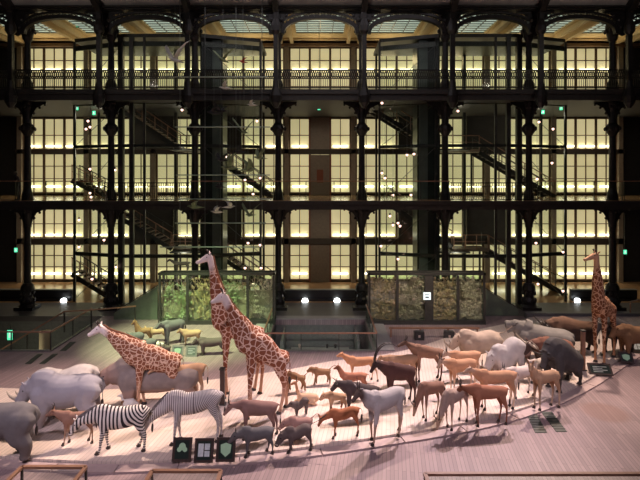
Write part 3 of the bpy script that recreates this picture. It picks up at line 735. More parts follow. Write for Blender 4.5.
# ---------------------------------------------------------------- foreground well rails
def front_rail(label, x0, x1, y, z=0.95, out=1.6, deep=1.5):
    t = thing('well_railing', label, 'railing', ((x0+x1)/2, y, 0)); h = (x1-x0)/2
    bm = NB(); bar(bm, (-h, 0, z), (h, 0, z), 0.09, 0.06); bar(bm, (-h, 0, z), (-h, -out, z), 0.09, 0.06); bar(bm, (h, 0, z), (h, -out, z), 0.09, 0.06); obj('handrail', bm, railwood, t)
    for x in (-h, h): bm = NB(); bb(bm, x-0.025, x+0.025, -0.025, 0.025, 0, z-0.03); obj('post', bm, steel, t)
    bm = NB(); bb(bm, -h+0.04, h-0.04, -0.008, 0.008, 0.06, z-0.05); obj('glass_pane', bm, glass, t)
a = P(22, 467, 12.2); b = P(86, 467, 12.2); front_rail('small glass railing with brown handrail at bottom left', a.x, b.x, 12.2, a.z)
a = P(152, 471, 12.0); b = P(221, 471, 12.0); front_rail('small glass railing with brown handrail at bottom, before the signs', a.x, b.x, 12.0, a.z)
a = P(425, 474, 11.9); b = P(632, 474, 11.9); front_rail('long glass railing with brown handrail at bottom right', a.x, b.x+0.4, 11.9, a.z)

# floor grilles
grm = mat('floor_grille', (0.035, 0.045, 0.035), 0.5, var=0.2)
def grille(quad_, label):
    pts = [G(x, y) for x, y in quad_]; c = sum(pts, Vector())/4
    t = thing('floor_grille', label, 'grille', (c.x, c.y, 0)); bm = NB(); plate(bm, [(q.x-c.x, q.y-c.y, 0.003) for q in pts], (0, 0, 0.012)); obj('frame', bm, grm, t)
    bm = NB()
    for i in range(1, 8):
        u = pts[0].lerp(pts[3], i/8)-c; v = pts[1].lerp(pts[2], i/8)-c; u.z = v.z = 0.02; bar(bm, u, v, 0.02, 0.01)
    obj('slats', bm, steel, t)
grille([(526, 413), (536, 413), (547, 433), (535, 433)], 'left of the two dark floor grilles beside the path, right foreground')
grille([(541, 412), (552, 412), (567, 432), (556, 432)], 'right of the two dark floor grilles beside the path, right foreground')
grille([(38, 354), (43, 354), (31, 364), (25, 364)], 'left of the two dark floor grilles above the white rhinoceros')
grille([(53, 354), (58, 354), (45, 364), (39, 364)], 'right of the two dark floor grilles above the white rhinoceros')
grille([(70, 342), (76, 342), (66, 351), (60, 351)], 'dark floor grille beside the left stair well')

# hanging display rack with birds in the left tower
rackY = 28.6
t = thing('hanging_rack', 'tall rack of thin pale bars hanging before the left lift tower', 'rack', (P(222, 0, rackY).x, rackY, 0))
ox = P(222, 0, rackY).x
bm = NB()
for (x0, x1, y) in ((175, 270, 127), (176, 270, 175), (178, 272, 199), (175, 266, 223), (160, 264, 247), (160, 268, 77)):
    a = P(x0, y, rackY); b = P(x1, y, rackY); tube(bm, [(a.x-ox, 0, a.z), (b.x-ox, 0, b.z)], 0.035, 6)
obj('bar', bm, mat('pale_bar', (0.30, 0.36, 0.31), .4, .4, var=.1), t)
bm = NB()
for x in (205, 236, 180, 262):
    a = P(x, 0, rackY); tube(bm, [(a.x-ox, 0, EYE-(247-HZ)*rackY/F), (a.x-ox, 0, 18.6)], 0.012, 4)
obj('cable', bm, greysteel, t)

# ---------------------------------------------------------------- coats
def coat(name, c, c2=None, zs=None, rough=0.8, var=0.38, scale=3.5, spots=None, bump=0.15, leg=None, headc=None, head=None):
    if headc and not head: return lambda h: coat(name, c, c2, zs, rough, var, scale, spots, bump, leg, headc, h)
    """procedural hide: main colour, belly colour c2 below height zs with a soft edge, darker or lighter legs"""
    m = bpy.data.materials.new(name); m.use_nodes = True; nt = m.node_tree; b = nt.nodes['Principled BSDF']; L = nt.links.new
    b.inputs['Roughness'].default_value = rough; b.inputs['Specular IOR Level'].default_value = 0.25
    tc = nt.nodes.new('ShaderNodeTexCoord'); n = nt.nodes.new('ShaderNodeTexNoise'); n.inputs['Scale'].default_value = scale; n.inputs['Detail'].default_value = 5
    L(tc.outputs['Object'], n.inputs['Vector'])
    mx = nt.nodes.new('ShaderNodeMix'); mx.data_type = 'RGBA'
    mx.inputs['A'].default_value = (*[x*(1-var) for x in c], 1); mx.inputs['B'].default_value = (*[min(1, x*(1+var)) for x in c], 1)
    L(n.outputs['Fac'], mx.inputs['Factor']); out = mx.outputs['Result']
    if c2:
        sp = nt.nodes.new('ShaderNodeSeparateXYZ'); L(tc.outputs['Object'], sp.inputs[0])
        ad = nt.nodes.new('ShaderNodeMath'); ad.operation = 'ADD'; ad.use_clamp = False
        ns = nt.nodes.new('ShaderNodeMath'); ns.operation = 'MULTIPLY'; ns.inputs[1].default_value = 0.12; L(n.outputs['Fac'], ns.inputs[0])
        L(sp.outputs['Z'], ad.inputs[0]); L(ns.outputs[0], ad.inputs[1])
        mr = nt.nodes.new('ShaderNodeMapRange'); mr.inputs[1].default_value = zs-0.03; mr.inputs[2].default_value = zs+0.12
        L(ad.outputs[0], mr.inputs[0])
        m2 = nt.nodes.new('ShaderNodeMix'); m2.data_type = 'RGBA'; m2.inputs['A'].default_value = (*c2, 1)
        L(mr.outputs[0], m2.inputs['Factor']); L(out, m2.inputs['B']); out = m2.outputs['Result']
    if head:
        vd = nt.nodes.new('ShaderNodeVectorMath'); vd.operation = 'DISTANCE'; vd.inputs[1].default_value = head[:3]; L(tc.outputs['Object'], vd.inputs[0])
        mh = nt.nodes.new('ShaderNodeMapRange'); mh.inputs[1].default_value = head[3]*.8; mh.inputs[2].default_value = head[3]*1.5; L(vd.outputs['Value'], mh.inputs[0])
        m3 = nt.nodes.new('ShaderNodeMix'); m3.data_type = 'RGBA'; m3.inputs['A'].default_value = (*headc, 1); L(mh.outputs[0], m3.inputs['Factor']); L(out, m3.inputs['B']); out = m3.outputs['Result']
    L(out, b.inputs['Base Color'])
    if bump:
        n2 = nt.nodes.new('ShaderNodeTexNoise'); n2.inputs['Scale'].default_value = 25; L(tc.outputs['Object'], n2.inputs['Vector'])
        bp = nt.nodes.new('ShaderNodeBump'); bp.inputs['Strength'].default_value = bump; L(n2.outputs['Fac'], bp.inputs['Height']); L(bp.outputs[0], b.inputs['Normal'])
    return m
def giraffe_coat(name, line, patch, scale, wd=0.06, head=None, hc=None):
    m = bpy.data.materials.new(name); m.use_nodes = True; nt = m.node_tree; b = nt.nodes['Principled BSDF']; L = nt.links.new
    b.inputs['Roughness'].default_value = 0.8; b.inputs['Specular IOR Level'].default_value = 0.2
    tc = nt.nodes.new('ShaderNodeTexCoord'); v = nt.nodes.new('ShaderNodeTexVoronoi'); v.feature = 'DISTANCE_TO_EDGE'; v.inputs['Scale'].default_value = scale
    n = nt.nodes.new('ShaderNodeTexNoise'); n.inputs['Scale'].default_value = 4
    mpv = nt.nodes.new('ShaderNodeMix'); mpv.data_type = 'RGBA'; mpv.inputs['Factor'].default_value = 0.06
    L(tc.outputs['Object'], n.inputs['Vector']); L(tc.outputs['Object'], mpv.inputs['A']); L(n.outputs['Color'], mpv.inputs['B'])
    L(mpv.outputs['Result'], v.inputs['Vector'])
    mr = nt.nodes.new('ShaderNodeMapRange'); mr.inputs[1].default_value = wd; mr.inputs[2].default_value = wd+0.05; L(v.outputs['Distance'], mr.inputs[0])
    mx = nt.nodes.new('ShaderNodeMix'); mx.data_type = 'RGBA'; mx.inputs['A'].default_value = (*line, 1); mx.inputs['B'].default_value = (*patch, 1)
    L(mr.outputs[0], mx.inputs['Factor'])
    sp = nt.nodes.new('ShaderNodeSeparateXYZ'); L(tc.outputs['Object'], sp.inputs[0])
    mz = nt.nodes.new('ShaderNodeMapRange'); mz.inputs[1].default_value = 0.55; mz.inputs[2].default_value = 1.1; L(sp.outputs['Z'], mz.inputs[0])
    m2 = nt.nodes.new('ShaderNodeMix'); m2.data_type = 'RGBA'; m2.inputs['A'].default_value = (line[0]*.85, line[1]*.7, line[2]*.6, 1); L(mz.outputs[0], m2.inputs['Factor']); L(mx.outputs['Result'], m2.inputs['B'])
    out = m2.outputs['Result']
    if head:
        vd = nt.nodes.new('ShaderNodeVectorMath'); vd.operation = 'DISTANCE'; vd.inputs[1].default_value = head[:3]; L(tc.outputs['Object'], vd.inputs[0])
        mh = nt.nodes.new('ShaderNodeMapRange'); mh.inputs[1].default_value = head[3]; mh.inputs[2].default_value = head[3]*1.5; L(vd.outputs['Value'], mh.inputs[0])
        m3 = nt.nodes.new('ShaderNodeMix'); m3.data_type = 'RGBA'; m3.inputs['A'].default_value = (*hc, 1); L(mh.outputs[0], m3.inputs['Factor']); L(out, m3.inputs['B']); out = m3.outputs['Result']
    L(out, b.inputs['Base Color']); return m
def zebra_coat(name, w_, k_, scale, H, dist=1.2, thr=0.5, legc=None):
    m = bpy.data.materials.new(name); m.use_nodes = True; nt = m.node_tree; b = nt.nodes['Principled BSDF']; L = nt.links.new
    b.inputs['Roughness'].default_value = 0.75; b.inputs['Specular IOR Level'].default_value = 0.2
    tc = nt.nodes.new('ShaderNodeTexCoord')
    def wave(d, sc):
        wv = nt.nodes.new('ShaderNodeTexWave'); wv.wave_type = 'BANDS'; wv.bands_direction = d; wv.inputs['Scale'].default_value = sc
        wv.inputs['Distortion'].default_value = dist; wv.inputs['Detail'].default_value = 1.0; wv.inputs['Detail Scale'].default_value = 1.2
        L(tc.outputs['Object'], wv.inputs['Vector']); return wv.outputs['Fac']
    # body bands lean back over the rump
    sx = nt.nodes.new('ShaderNodeSeparateXYZ'); L(tc.outputs['Object'], sx.inputs[0])
    mk = nt.nodes.new('ShaderNodeMapRange'); mk.inputs[1].default_value = -.05; mk.inputs[2].default_value = .6; mk.inputs[4].default_value = 1.1; L(sx.outputs['X'], mk.inputs[0])
    zz = nt.nodes.new('ShaderNodeMath'); zz.operation = 'MULTIPLY'; L(sx.outputs['Z'], zz.inputs[0]); L(mk.outputs[0], zz.inputs[1])
    dd = nt.nodes.new('ShaderNodeMath'); dd.operation = 'SUBTRACT'; L(sx.outputs['X'], dd.inputs[0]); L(zz.outputs[0], dd.inputs[1])
    cb = nt.nodes.new('ShaderNodeCombineXYZ'); L(dd.outputs[0], cb.inputs[0]); L(sx.outputs['Y'], cb.inputs[1]); L(sx.outputs['Z'], cb.inputs[2])
    wv = nt.nodes.new('ShaderNodeTexWave'); wv.bands_direction = 'X'; wv.inputs['Scale'].default_value = scale; wv.inputs['Distortion'].default_value = dist*.6; wv.inputs['Detail Scale'].default_value = 1.2; L(cb.outputs[0], wv.inputs['Vector'])
    wx = wv.outputs['Fac']
    wz = wave('Z', scale*1.5)
    sp = nt.nodes.new('ShaderNodeSeparateXYZ'); L(tc.outputs['Object'], sp.inputs[0])
    mz = nt.nodes.new('ShaderNodeMapRange'); mz.inputs[1].default_value = H*0.42; mz.inputs[2].default_value = H*0.55; L(sp.outputs['Z'], mz.inputs[0])
    f = nt.nodes.new('ShaderNodeMix'); f.data_type = 'FLOAT'; L(mz.outputs[0], f.inputs[0]); L(wz, f.inputs[2]); L(wx, f.inputs[3])
    mr = nt.nodes.new('ShaderNodeMapRange'); mr.inputs[1].default_value = thr-0.08; mr.inputs[2].default_value = thr+0.08; L(f.outputs[0], mr.inputs[0])
    mx = nt.nodes.new('ShaderNodeMix'); mx.data_type = 'RGBA'; mx.inputs['A'].default_value = (*k_, 1); mx.inputs['B'].default_value = (*w_, 1)
    L(mr.outputs[0], mx.inputs['Factor']); L(mx.outputs['Result'], b.inputs['Base Color']); return m

hornm = mat('horn_dark', (0.035, 0.028, 0.025), 0.5, var=0.2, scale=20)
hornp = mat('horn_pale', (0.45, 0.38, 0.3), 0.5, var=0.2, scale=20)
eyem = mat('eye_black', (0.01, 0.008, 0.006), 0.15, var=0.02)
hoofm = mat('hoof', (0.04, 0.03, 0.025), 0.5, var=0.2)

# ---------------------------------------------------------------- one continuous animal body
def R(a): return math.radians(a)
PENDING = []
def bake_all():
    dg = bpy.context.evaluated_depsgraph_get(); res = []
    for o, m in PENDING: res.append(bpy.data.meshes.new_from_object(o.evaluated_get(dg)))
    for (o, m), nm in zip(PENDING, res):
        o.modifiers.clear(); old = o.data; nm.name = 'body'; o.data = nm; bpy.data.meshes.remove(old)
        nm.materials.clear(); nm.materials.append(m)
        for p in nm.polygons: p.use_smooth = True
def bake(bm, name, voxel, m, parent, smooth_it=3):
    me = bpy.data.meshes.new(name); bmesh.ops.recalc_face_normals(bm, faces=bm.faces[:]); bm.to_mesh(me); bm.free()
    o = bpy.data.objects.new(name, me); col.objects.link(o)
    md = o.modifiers.new('r', 'REMESH'); md.mode = 'VOXEL'; md.voxel_size = voxel; md.use_smooth_shade = True
    ms = o.modifiers.new('s', 'SMOOTH'); ms.factor = 0.5; ms.iterations = smooth_it
    PENDING.append((o, m))
    if parent is not None: o.parent = parent
    return o

def sloft(bm, pts, rad, seg=12, side=Vector((0, 1, 0)), n=3):
    pts = [Vector(p) for p in pts]; rad = [(r, r) if not isinstance(r, (tuple, list)) else tuple(r) for r in rad]
    v = [tuple(p)+r for p, r in zip(pts, rad)]; out = []
    for i in range(len(v)-1):
        a, b, c, d = v[max(0, i-1)], v[i], v[i+1], v[min(len(v)-1, i+2)]
        for k in range(n):
            t = k/n; out.append([0.5*(2*b[j]+(c[j]-a[j])*t+(2*a[j]-5*b[j]+4*c[j]-d[j])*t*t+(3*b[j]-a[j]-3*c[j]+d[j])*t**3) for j in range(5)])
    out.append(list(v[-1]))
    loft(bm, [o[:3] for o in out], [(max(.003, o[3]), max(.003, o[4])) for o in out], seg, side)

DEF = dict(H=1.1, L=1.15, D=0.5, W=0.36, Hr=None, D2=None, lt=0.062, lb=0.024, nl=0.5, na=50, n0=0.16, n1=0.085, ny=0,
           hl=0.3, ha=-35, hy=0, rh=0.085, rm=0.045, ear=0.12, horn=None, hs=0.3, tail=0.45, tr=0.018, tuft=0.03, hump=0, swing=(0, 0, 0, 0), hoof=True, vox=0.022, legd=0.0, flank=0.9, mane=None, kink=0.0)
def horn_curve(kind, s, hs):
    """points in head frame: x forward, y lateral, z up"""
    if kind == 'sable': pts = [(hs*(-(1-math.cos(t*2.3)))*0.5, s*(0.03+0.06*t), hs*math.sin(t*2.3)*0.62) for t in [i/10 for i in range(11)]]
    elif kind == 'lyre': pts = [(-hs*0.5*t+0.12*hs*math.sin(t*PI*1.5), s*(0.03+hs*0.28*math.sin(t*PI*0.75)), hs*t*0.95) for t in [i/7 for i in range(8)]]
    elif kind == 'straight': pts = [(-hs*0.45*t, s*(0.03+hs*0.15*t), hs*t) for t in [i/4 for i in range(5)]]
    elif kind == 'hook': pts = [(-hs*0.35*math.sin(t*PI*.8), s*(0.03+0.2*hs*t), hs*(0.1+.8*t)) for t in [i/5 for i in range(6)]]
    elif kind == 'buffalo': pts = [(0.02, s*(0.02+hs*0.95*math.sin(t*1.9)), hs*(-0.35*math.sin(t*PI)+0.75*t**3)) for t in [i/8 for i in range(9)]]
    elif kind == 'gnu': pts = [(0.05*t, s*(0.03+hs*0.8*math.sin(t*2.2)), hs*(-0.15*math.sin(t*PI)+0.6*t**2)) for t in [i/7 for i in range(8)]]
    elif kind == 'stub': pts = [(-0.02*t, s*0.035, hs*t) for t in (0, .5, 1)]
    else: pts = [(0, s*0.03, 0), (0, s*0.03, hs)]
    return pts
N_AN = [0]
def animal(name, label, cat, px, py, rot, m, group=None, **kw):
    p = dict(DEF); p.update(kw); sc = p.get('s', 1.0)
    g = G(px, py, PZ) if not p.get('z0') is not None else G(px, py, p['z0'])
    t = thing(name, label, cat, g, R(rot), group)
    H, L, D, W = p['H'], p['L'], p['D'], p['W']; D = D*.9 if W < .45 else D; Hr = p['Hr'] or H; D2 = p['D2'] or D*p['flank']
    bm = NB()
    # trunk
    T = [0, .08, .22, .38, .56, .74, .88, .97, 1.0]; top = [H-.22*D, H-.06*D, H+p['hump'], H-.02*D, (H+Hr)/2-.03*D, Hr-.005, Hr-.02, Hr-.12*D, Hr-.3*D]
    dep = [.35*D, .72*D, D+p['hump'], D, (D+D2)/2*0.99, D2*.92, D2*.78, D2*.5, D2*.15]; wid = [.35, .7, .92, 1.0, 1.03, .98, .88, .6, .2]
    pts = []; rad = []
    for a, z, d, ww in zip(T, top, dep, wid):
        pts.append((-L/2+a*L, 0, z-d/2)); rad.append((W/2*ww, d/2))
    sloft(bm, pts, rad, 22)
    # legs
    lt, lb = p['lt'], p['lb']; sw = p['swing']; hz = 0.0
    feet = []
    for i, (fx, sy) in enumerate(((-L*.34, -1), (-L*.34, 1), (L*.36, -1), (L*.36, 1))):
        y = sy*(W*.30); s = sw[i]*H; B = H-D
        if i < 2:
            q = [(fx-.0*L, y*.55, H-.22*D), (fx-.02*L, y*.8, H-.45*D), (fx, y, B+.12*D), (fx+s*.35-.01*H, y, B*.55), (fx+s*.7, y, B*.14), (fx+s, y, 0.03)]
            r = [(lt*.5, lt*.8), (lt*1.3, lt*1.9), (lt*.95, lt*1.25), (lb*1.35, lb*1.4), (lb, lb), (lb*1.3, lb*1.4)]
        else:
            Bh = Hr-D2*.9
            q = [(fx-.0*L, y*.5, Hr-.16*D2), (fx-.02*L, y*.8, Hr-.4*D2), (fx-.05*L+s*.2, y, Bh+.06*D), (fx+.05*H+s*.5, y, Bh*.62), (fx+.03*H+s*.8, y, Bh*.2), (fx+.015*H+s, y, 0.03)]
            r = [(lt*.5, lt*.9), (lt*1.4, lt*2.3), (lt*1.1, lt*1.7), (lb*1.35, lb*1.7), (lb*1.05, lb*1.1), (lb*1.3, lb*1.4)]
        sloft(bm, q, r, 8, Vector((0, 1, 0))); feet.append(q[-1])
    # neck
    na, ny = R(p['na']), R(p['ny'])
    nd = Vector((-math.cos(na)*math.cos(ny), -math.cos(na)*math.sin(ny), math.sin(na)))
    n0 = Vector((-L*.36, 0, H-.36*D)); ns = n0+nd*p['nl']*1.0
    base = Vector((-L*.42, 0, H-.30*D)); hb = base+nd*p['nl']
    mid = base.lerp(hb, .5)+Vector((0, 0, p['kink'])); n0r, n1r = p['n0'], p['n1']
    sloft(bm, [n0+Vector((.1*L, 0, 0)), base, base.lerp(mid, .5)+Vector((0, 0, p['kink']*.3)), mid, mid.lerp(hb, .55), hb], [(n0r*.8, n0r*1.1), (n0r*.75, n0r*1.15), (n0r*.62+n1r*.1, n0r*.85+n1r*.1), ((n0r+n1r)*.42, (n0r+n1r)*.5), (n1r*.95, n1r*1.05), (n1r*.9, n1r)], 10)
    # head
    ha, hy = R(p['ha']), R(p['ny']+p['hy'])
    hd = Vector((-math.cos(ha)*math.cos(hy), -math.cos(ha)*math.sin(hy), math.sin(ha)))
    hs_ = Vector((math.sin(hy), -math.cos(hy), 0)); hu = hd.cross(hs_) 
    if hu.z < 0: hu = -hu
    hl, rh, rm = p['hl'], p['rh'], p['rm']
    h0 = hb-hd*rh*.5
    hp = [h0, h0+hd*hl*.22+hu*rh*.12, h0+hd*hl*.5, h0+hd*hl*.78-hu*rh*.06, h0+hd*hl*.95-hu*rh*.05, h0+hd*hl*1.03-hu*rh*.08]
    sloft(bm, hp, [(rh*.75, rh*.8), (rh*.9, rh), (rh*.75, rh*.88), (rm*.95, rm*1.05), (rm, rm*1.0), (rm*.5, rm*.55)], 10, hs_)
    if p.get('jaw'):   # open lower jaw
        jd = (hd-hu*p['jaw']).normalized(); sloft(bm, [h0+hd*hl*.2-hu*rh*.4, h0+hd*hl*.3-hu*rh*.6+jd*hl*.3, h0+hd*hl*.25-hu*rh*.6+jd*hl*.65], [rh*.6, (rm*.9, rm*.4), (rm*.9, rm*.35)], 8, hs_)
    # ears
    e = p['ear']
    if e:
        for s in (-1, 1):
            a = h0+hd*hl*.06+hu*rh*.6+hs_*(s*rh*.6); d = (hu*.6+hs_*(s*.9)-hd*.35).normalized()
            if p.get('earup'): d = (hu*1.0+hs_*(s*.35)-hd*.2).normalized()
            vt = max(p['vox']*.75, e*.14)
            sloft(bm, [a-d*.02, a+d*e*.4, a+d*e*.8, a+d*e], [(vt*1.1, vt), (vt, e*.26), (vt*.9, e*.18), (vt*.6, e*.05)], 8, hd)
    # tail
    tl = p['tail']; te = None
    if tl:
        a = Vector((L*.49, 0, Hr-.18*D2))
        mode = p.get('tailmode', 'down'); r = max(p['tr'], p['vox']*.8)
        if mode == 'down': q = [a-Vector((.08, 0, 0)), a+Vector((.06, 0, -.04)), a+Vector((.11, 0, -tl*.5)), a+Vector((.1, 0, -tl))]
        elif mode == 'up': q = [a-Vector((.08, 0, 0)), a+Vector((tl*.4, 0, .05)), a+Vector((tl*.75, 0, tl*.3)), a+Vector((tl, 0, tl*.45))]
        elif mode == 'curl': q = [a-Vector((.05, 0, 0)), a+Vector((tl*.25, 0, tl*.35)), a+Vector((tl*.6, 0, tl*.5)), a+Vector((tl*.85, 0, tl*.25)), a+Vector((tl*.8, 0, -tl*.1))]
        sloft(bm, q, [r*1.5]+[r]*(len(q)-1), 6); te = q
    if callable(m): hc_ = h0+hd*hl*.5; m = m((hc_.x, hc_.y, hc_.z, hl*.62))
    body = bake(bm, 'body', p['vox'], m, t, p.get('sm', 3))
    # parts
    ex = h0+hd*hl*.3
    for s in (-1, 1):
        b2 = NB(); ball(b2, ex+hs_*(s*rh*.78)+hu*rh*.38, rh*(.15 if rh < .15 else .09), 8); obj('eye', b2, eyem, t, True)
    if p['hoof']:
        for f in feet:
            b2 = NB(); sloft(b2, [(f[0]+.0, f[1], 0.085), (f[0]-.01, f[1], .04), (f[0]-.02, f[1], 0.0)], [lb*1.25, lb*1.6, (lb*1.8, lb*2.1)], 8); obj('hoof', b2, p.get('hoofm', hoofm), t)
    if te and p['tuft'] and tl > .2:
        b2 = NB(); e1 = te[-1]; d = (te[-1]-te[-2]).normalized(); tf = p['tuft']; sloft(b2, [e1-d*.03, e1+d*.06, e1+d*.16, e1+d*.24], [tf*.6, tf, tf*.9, tf*.2], 6); obj('tail_tuft', b2, p.get('tuftm', hoofm), t)
    k = p['horn']; hm = p.get('hornm', hornm)
    o_ = h0+hd*hl*.12+hu*rh*.72
    if k == 'rhino':
        for ff, hh, rr in ((.93, p['hs'], .075), (.68, p['hs']*.5, .06)):
            b2 = NB(); a = h0+hd*hl*ff+hu*rm*.6; sloft(b2, [a, a+hu*hh*.5+hd*hh*.12, a+hu*hh*.95-hd*hh*.02], [rr, rr*.6, rr*.08], 8, hs_); obj('horn', b2, p.get('hornm', hornp), t, True)
    elif k == 'tusk':
        for s in (-1, 1):
            b2 = NB(); a = h0+hd*hl*.82+hs_*(s*rm*.8); hh = p['hs']; sloft(b2, [a, a+hs_*(s*hh*.5)+hu*hh*.2, a+hs_*(s*hh*.5)+hu*hh], [.018, .016, .004], 6); obj('tusk', b2, hornp, t, True)
    elif k:
        for s in (-1, 1):
            b2 = NB(); q = horn_curve(k, s, p['hs']); r0 = p.get('hr', .022); hf = Vector((hd.x, hd.y, 0)).normalized()
            sloft(b2, [o_+hf*x+hs_*y+Vector((0, 0, z)) if k == 'sable' else o_+hd*x+hs_*y+hu*z if k in ('buffalo', 'gnu', 'stub') else o_+hd*x+hs_*y+(hu*.55+Vector((0, 0, .45)))*z for x, y, z in q], [r0*(1-.8*i/(len(q)-1)) for i in range(len(q))], 7); obj('horn', b2, hm, t, True)
    if p['mane']:
        mm, mh = p['mane']; b2 = NB(); up = nd.cross(Vector((math.sin(ny), -math.cos(ny), 0)))
        if up.x < 0 and p['na'] > 60 or up.z < 0 and p['na'] <= 60: up = -up
        aa = base+nd*p['nl']*.02; pts2 = [(base, n0r*1.0), (base.lerp(mid, .5)+Vector((0, 0, p['kink']*.3)), n0r*.8), (mid, (n0r+n1r)*.46), (mid.lerp(hb, .55), n1r), (hb, n1r*.95)]
        sloft(b2, [q+up*(r+mh*.3) for q, r in pts2], [(.025, mh*.6), (.025, mh), (.025, mh), (.025, mh), (.02, mh*.6)], 8, Vector((math.sin(ny), -math.cos(ny), 0))); obj('mane', b2, mm, t)
    if p.get('ossi'):
        for s in (-1, 1):
            b2 = NB(); a = h0+hd*hl*.12+hu*rh*.7+hs_*(s*rh*.45); sloft(b2, [a, a+hu*.1, a+hu*.17, a+hu*.2], [.028, .022, .035, .02], 8); obj('ossicone', b2, hoofm, t, True)
    if p.get('facepatch'):
        b2 = NB(); a = h0+hd*hl*.62+hu*rm*.75; sloft(b2, [a-hd*hl*.25+hu*rh*.1, a, a+hd*hl*.2-hu*rm*.1], [(rm*.55, .012), (rm*.7, .014), (rm*.4, .01)], 8, hs_); obj('face_blaze', b2, p['facepatch'], t)
    return t

# ---------------------------------------------------------------- the herd
grey_w = coat('hide_pale_grey', (0.34, 0.33, 0.37), (0.33, 0.28, 0.27), 0.55, var=.2)
grey_d = coat('hide_dark_grey', (0.17, 0.16, 0.165), (0.14, 0.12, 0.115), 0.5)
grey_m = coat('hide_pale_tan', (0.50, 0.46, 0.42), None)
hippo_c = coat('hide_hippo', (0.24, 0.20, 0.19), (0.40, 0.27, 0.22), 0.6, headc=(.30, .20, .17))
hippo_g = coat('hide_hippo_grey', (0.21, 0.20, 0.185), (0.34, 0.22, 0.18), 0.55)
rhino_b = coat('hide_rhino_brown', (0.42, 0.33, 0.25), (0.34, 0.24, 0.18), 0.6)
rhino_p = coat('hide_rhino_white', (0.48, 0.445, 0.43), (0.42, 0.36, 0.33), 0.5)
gir = lambda h: giraffe_coat('giraffe_coat', (0.72, 0.52, 0.42), (0.25, 0.085, 0.045), 5.6, .045, h, (.78, .68, .66))
gir_s = lambda h: giraffe_coat('giraffe_coat_small', (0.70, 0.50, 0.38), (0.25, 0.09, 0.05), 7.5, .05, h, (.78, .68, .66))
gir_r = lambda h: giraffe_coat('giraffe_coat_orange', (0.68, 0.42, 0.26), (0.20, 0.07, 0.03), 6.2, .05, h, (.55, .33, .2))
zeb = zebra_coat('zebra_coat', (0.78, 0.72, 0.66), (0.03, 0.025, 0.03), 3.0, 1.3, 1.0, .45)
zeb_g = zebra_coat('fine_zebra_coat', (0.72, 0.67, 0.66), (0.20, 0.17, 0.17), 5.0, 1.5, .7, .34)
brown_p = coat('coat_purple_brown', (0.26, 0.15, 0.13), (0.15, 0.08, 0.07), 0.5, headc=(.36, .22, .19))
pig_g = coat('coat_pig_grey', (0.13, 0.125, 0.13)); pig_b = coat('coat_pig_dark', (0.11, 0.085, 0.08)); pig_r = coat('coat_pig_reddish', (0.34, 0.20, 0.17))
bab = coat('coat_baboon', (0.24, 0.135, 0.07)); orange = coat('coat_orange', (0.47, 0.24, 0.13), (0.62, 0.42, 0.28), 0.48)
orange2 = coat('coat_light_orange', (0.52, 0.29, 0.17), (0.70, 0.52, 0.38), 0.6, headc=(.50, .36, .27))
redb = coat('coat_red_brown', (0.33, 0.12, 0.055), (0.24, 0.08, 0.04), 0.25); redd = coat('coat_deep_red', (0.38, 0.165, 0.10), (0.25, 0.09, 0.05), 0.5, headc=(.22, .09, .05))
sable = coat('coat_sable', (0.085, 0.04, 0.035), (0.06, 0.025, 0.02), 0.5, headc=(.05, .03, .028)); tan = coat('coat_tan', (0.42, 0.26, 0.16), (0.50, 0.36, 0.26), 0.6)
topi = coat('coat_topi', (0.26, 0.15, 0.10), (0.13, 0.065, 0.045), 0.55, headc=(.12, .07, .05)); eland = coat('coat_eland', (0.46, 0.43, 0.43), (0.45, 0.30, 0.22), 0.62, headc=(.10, .07, .06))
gnu = coat('coat_gnu', (0.06, 0.045, 0.045), (0.07, 0.05, 0.045), 0.6); impala = coat('coat_impala', (0.27, 0.15, 0.11), (0.36, 0.24, 0.17), 0.5)
gaz = coat('coat_gazelle', (0.44, 0.32, 0.27), (0.58, 0.40, 0.28), 0.62); hye = coat('coat_hyena', (0.42, 0.27, 0.17), (0.26, 0.15, 0.1), 0.25)
buf_b = coat('coat_buffalo_brown', (0.17, 0.10, 0.065), (0.045, 0.03, 0.025), 1.2, headc=(.04, .03, .025)); buf_k = coat('coat_buffalo_black', (0.07, 0.065, 0.065), (0.05, 0.045, 0.04), 0.6)
buf_r = coat('coat_buffalo_red', (0.20, 0.09, 0.06), (0.05, 0.028, 0.025), 1.0, headc=(.06, .035, .03)); pale = coat('coat_pale_cream', (0.58, 0.50, 0.45), (0.62, 0.52, 0.45), 0.5)
whitem = mat('white_hair', (0.7, 0.66, 0.62), .8, var=.1)
zman = mat('striped_mane', (0.12, 0.10, 0.10), .8, var=.8, scale=14)
gman = mat('giraffe_mane', (0.25, 0.10, 0.05), .8, var=.2)
RH = dict(H=1.62, L=2.5, D=1.1, W=1.0, Hr=1.55, lt=.2, lb=.13, nl=.5, na=-12, n0=.46, n1=.32, hl=.85, ha=-38, rh=.27, rm=.19, ear=.2, earup=1, horn='rhino', hs=.45, tail=.7, tr=.03, tuft=.045, hoof=False, vox=.035, hump=.05)
HI = dict(H=1.35, L=2.6, D=1.05, W=1.1, Hr=1.35, lt=.2, lb=.13, nl=.4, na=-5, n0=.48, n1=.36, hl=.85, ha=-25, rh=.30, rm=.26, ear=.1, earup=1, tail=.35, tr=.03, tuft=0, hoof=False, vox=.035)
BU = dict(H=1.5, L=2.0, D=.95, W=.75, Hr=1.4, lt=.13, lb=.06, nl=.42, na=8, n0=.32, n1=.22, hl=.55, ha=-45, rh=.16, rm=.11, ear=.2, horn='buffalo', hs=.45, hr=.07, tail=.7, tuft=.04, vox=.028, hump=.08)
ZE = dict(H=1.3, L=1.5, D=.62, W=.5, Hr=1.3, lt=.09, lb=.038, nl=.75, na=-25, n0=.25, n1=.12, hl=.5, ha=-55, rh=.12, rm=.075, ear=.16, earup=1, tail=.5, tuft=.035, vox=.024)
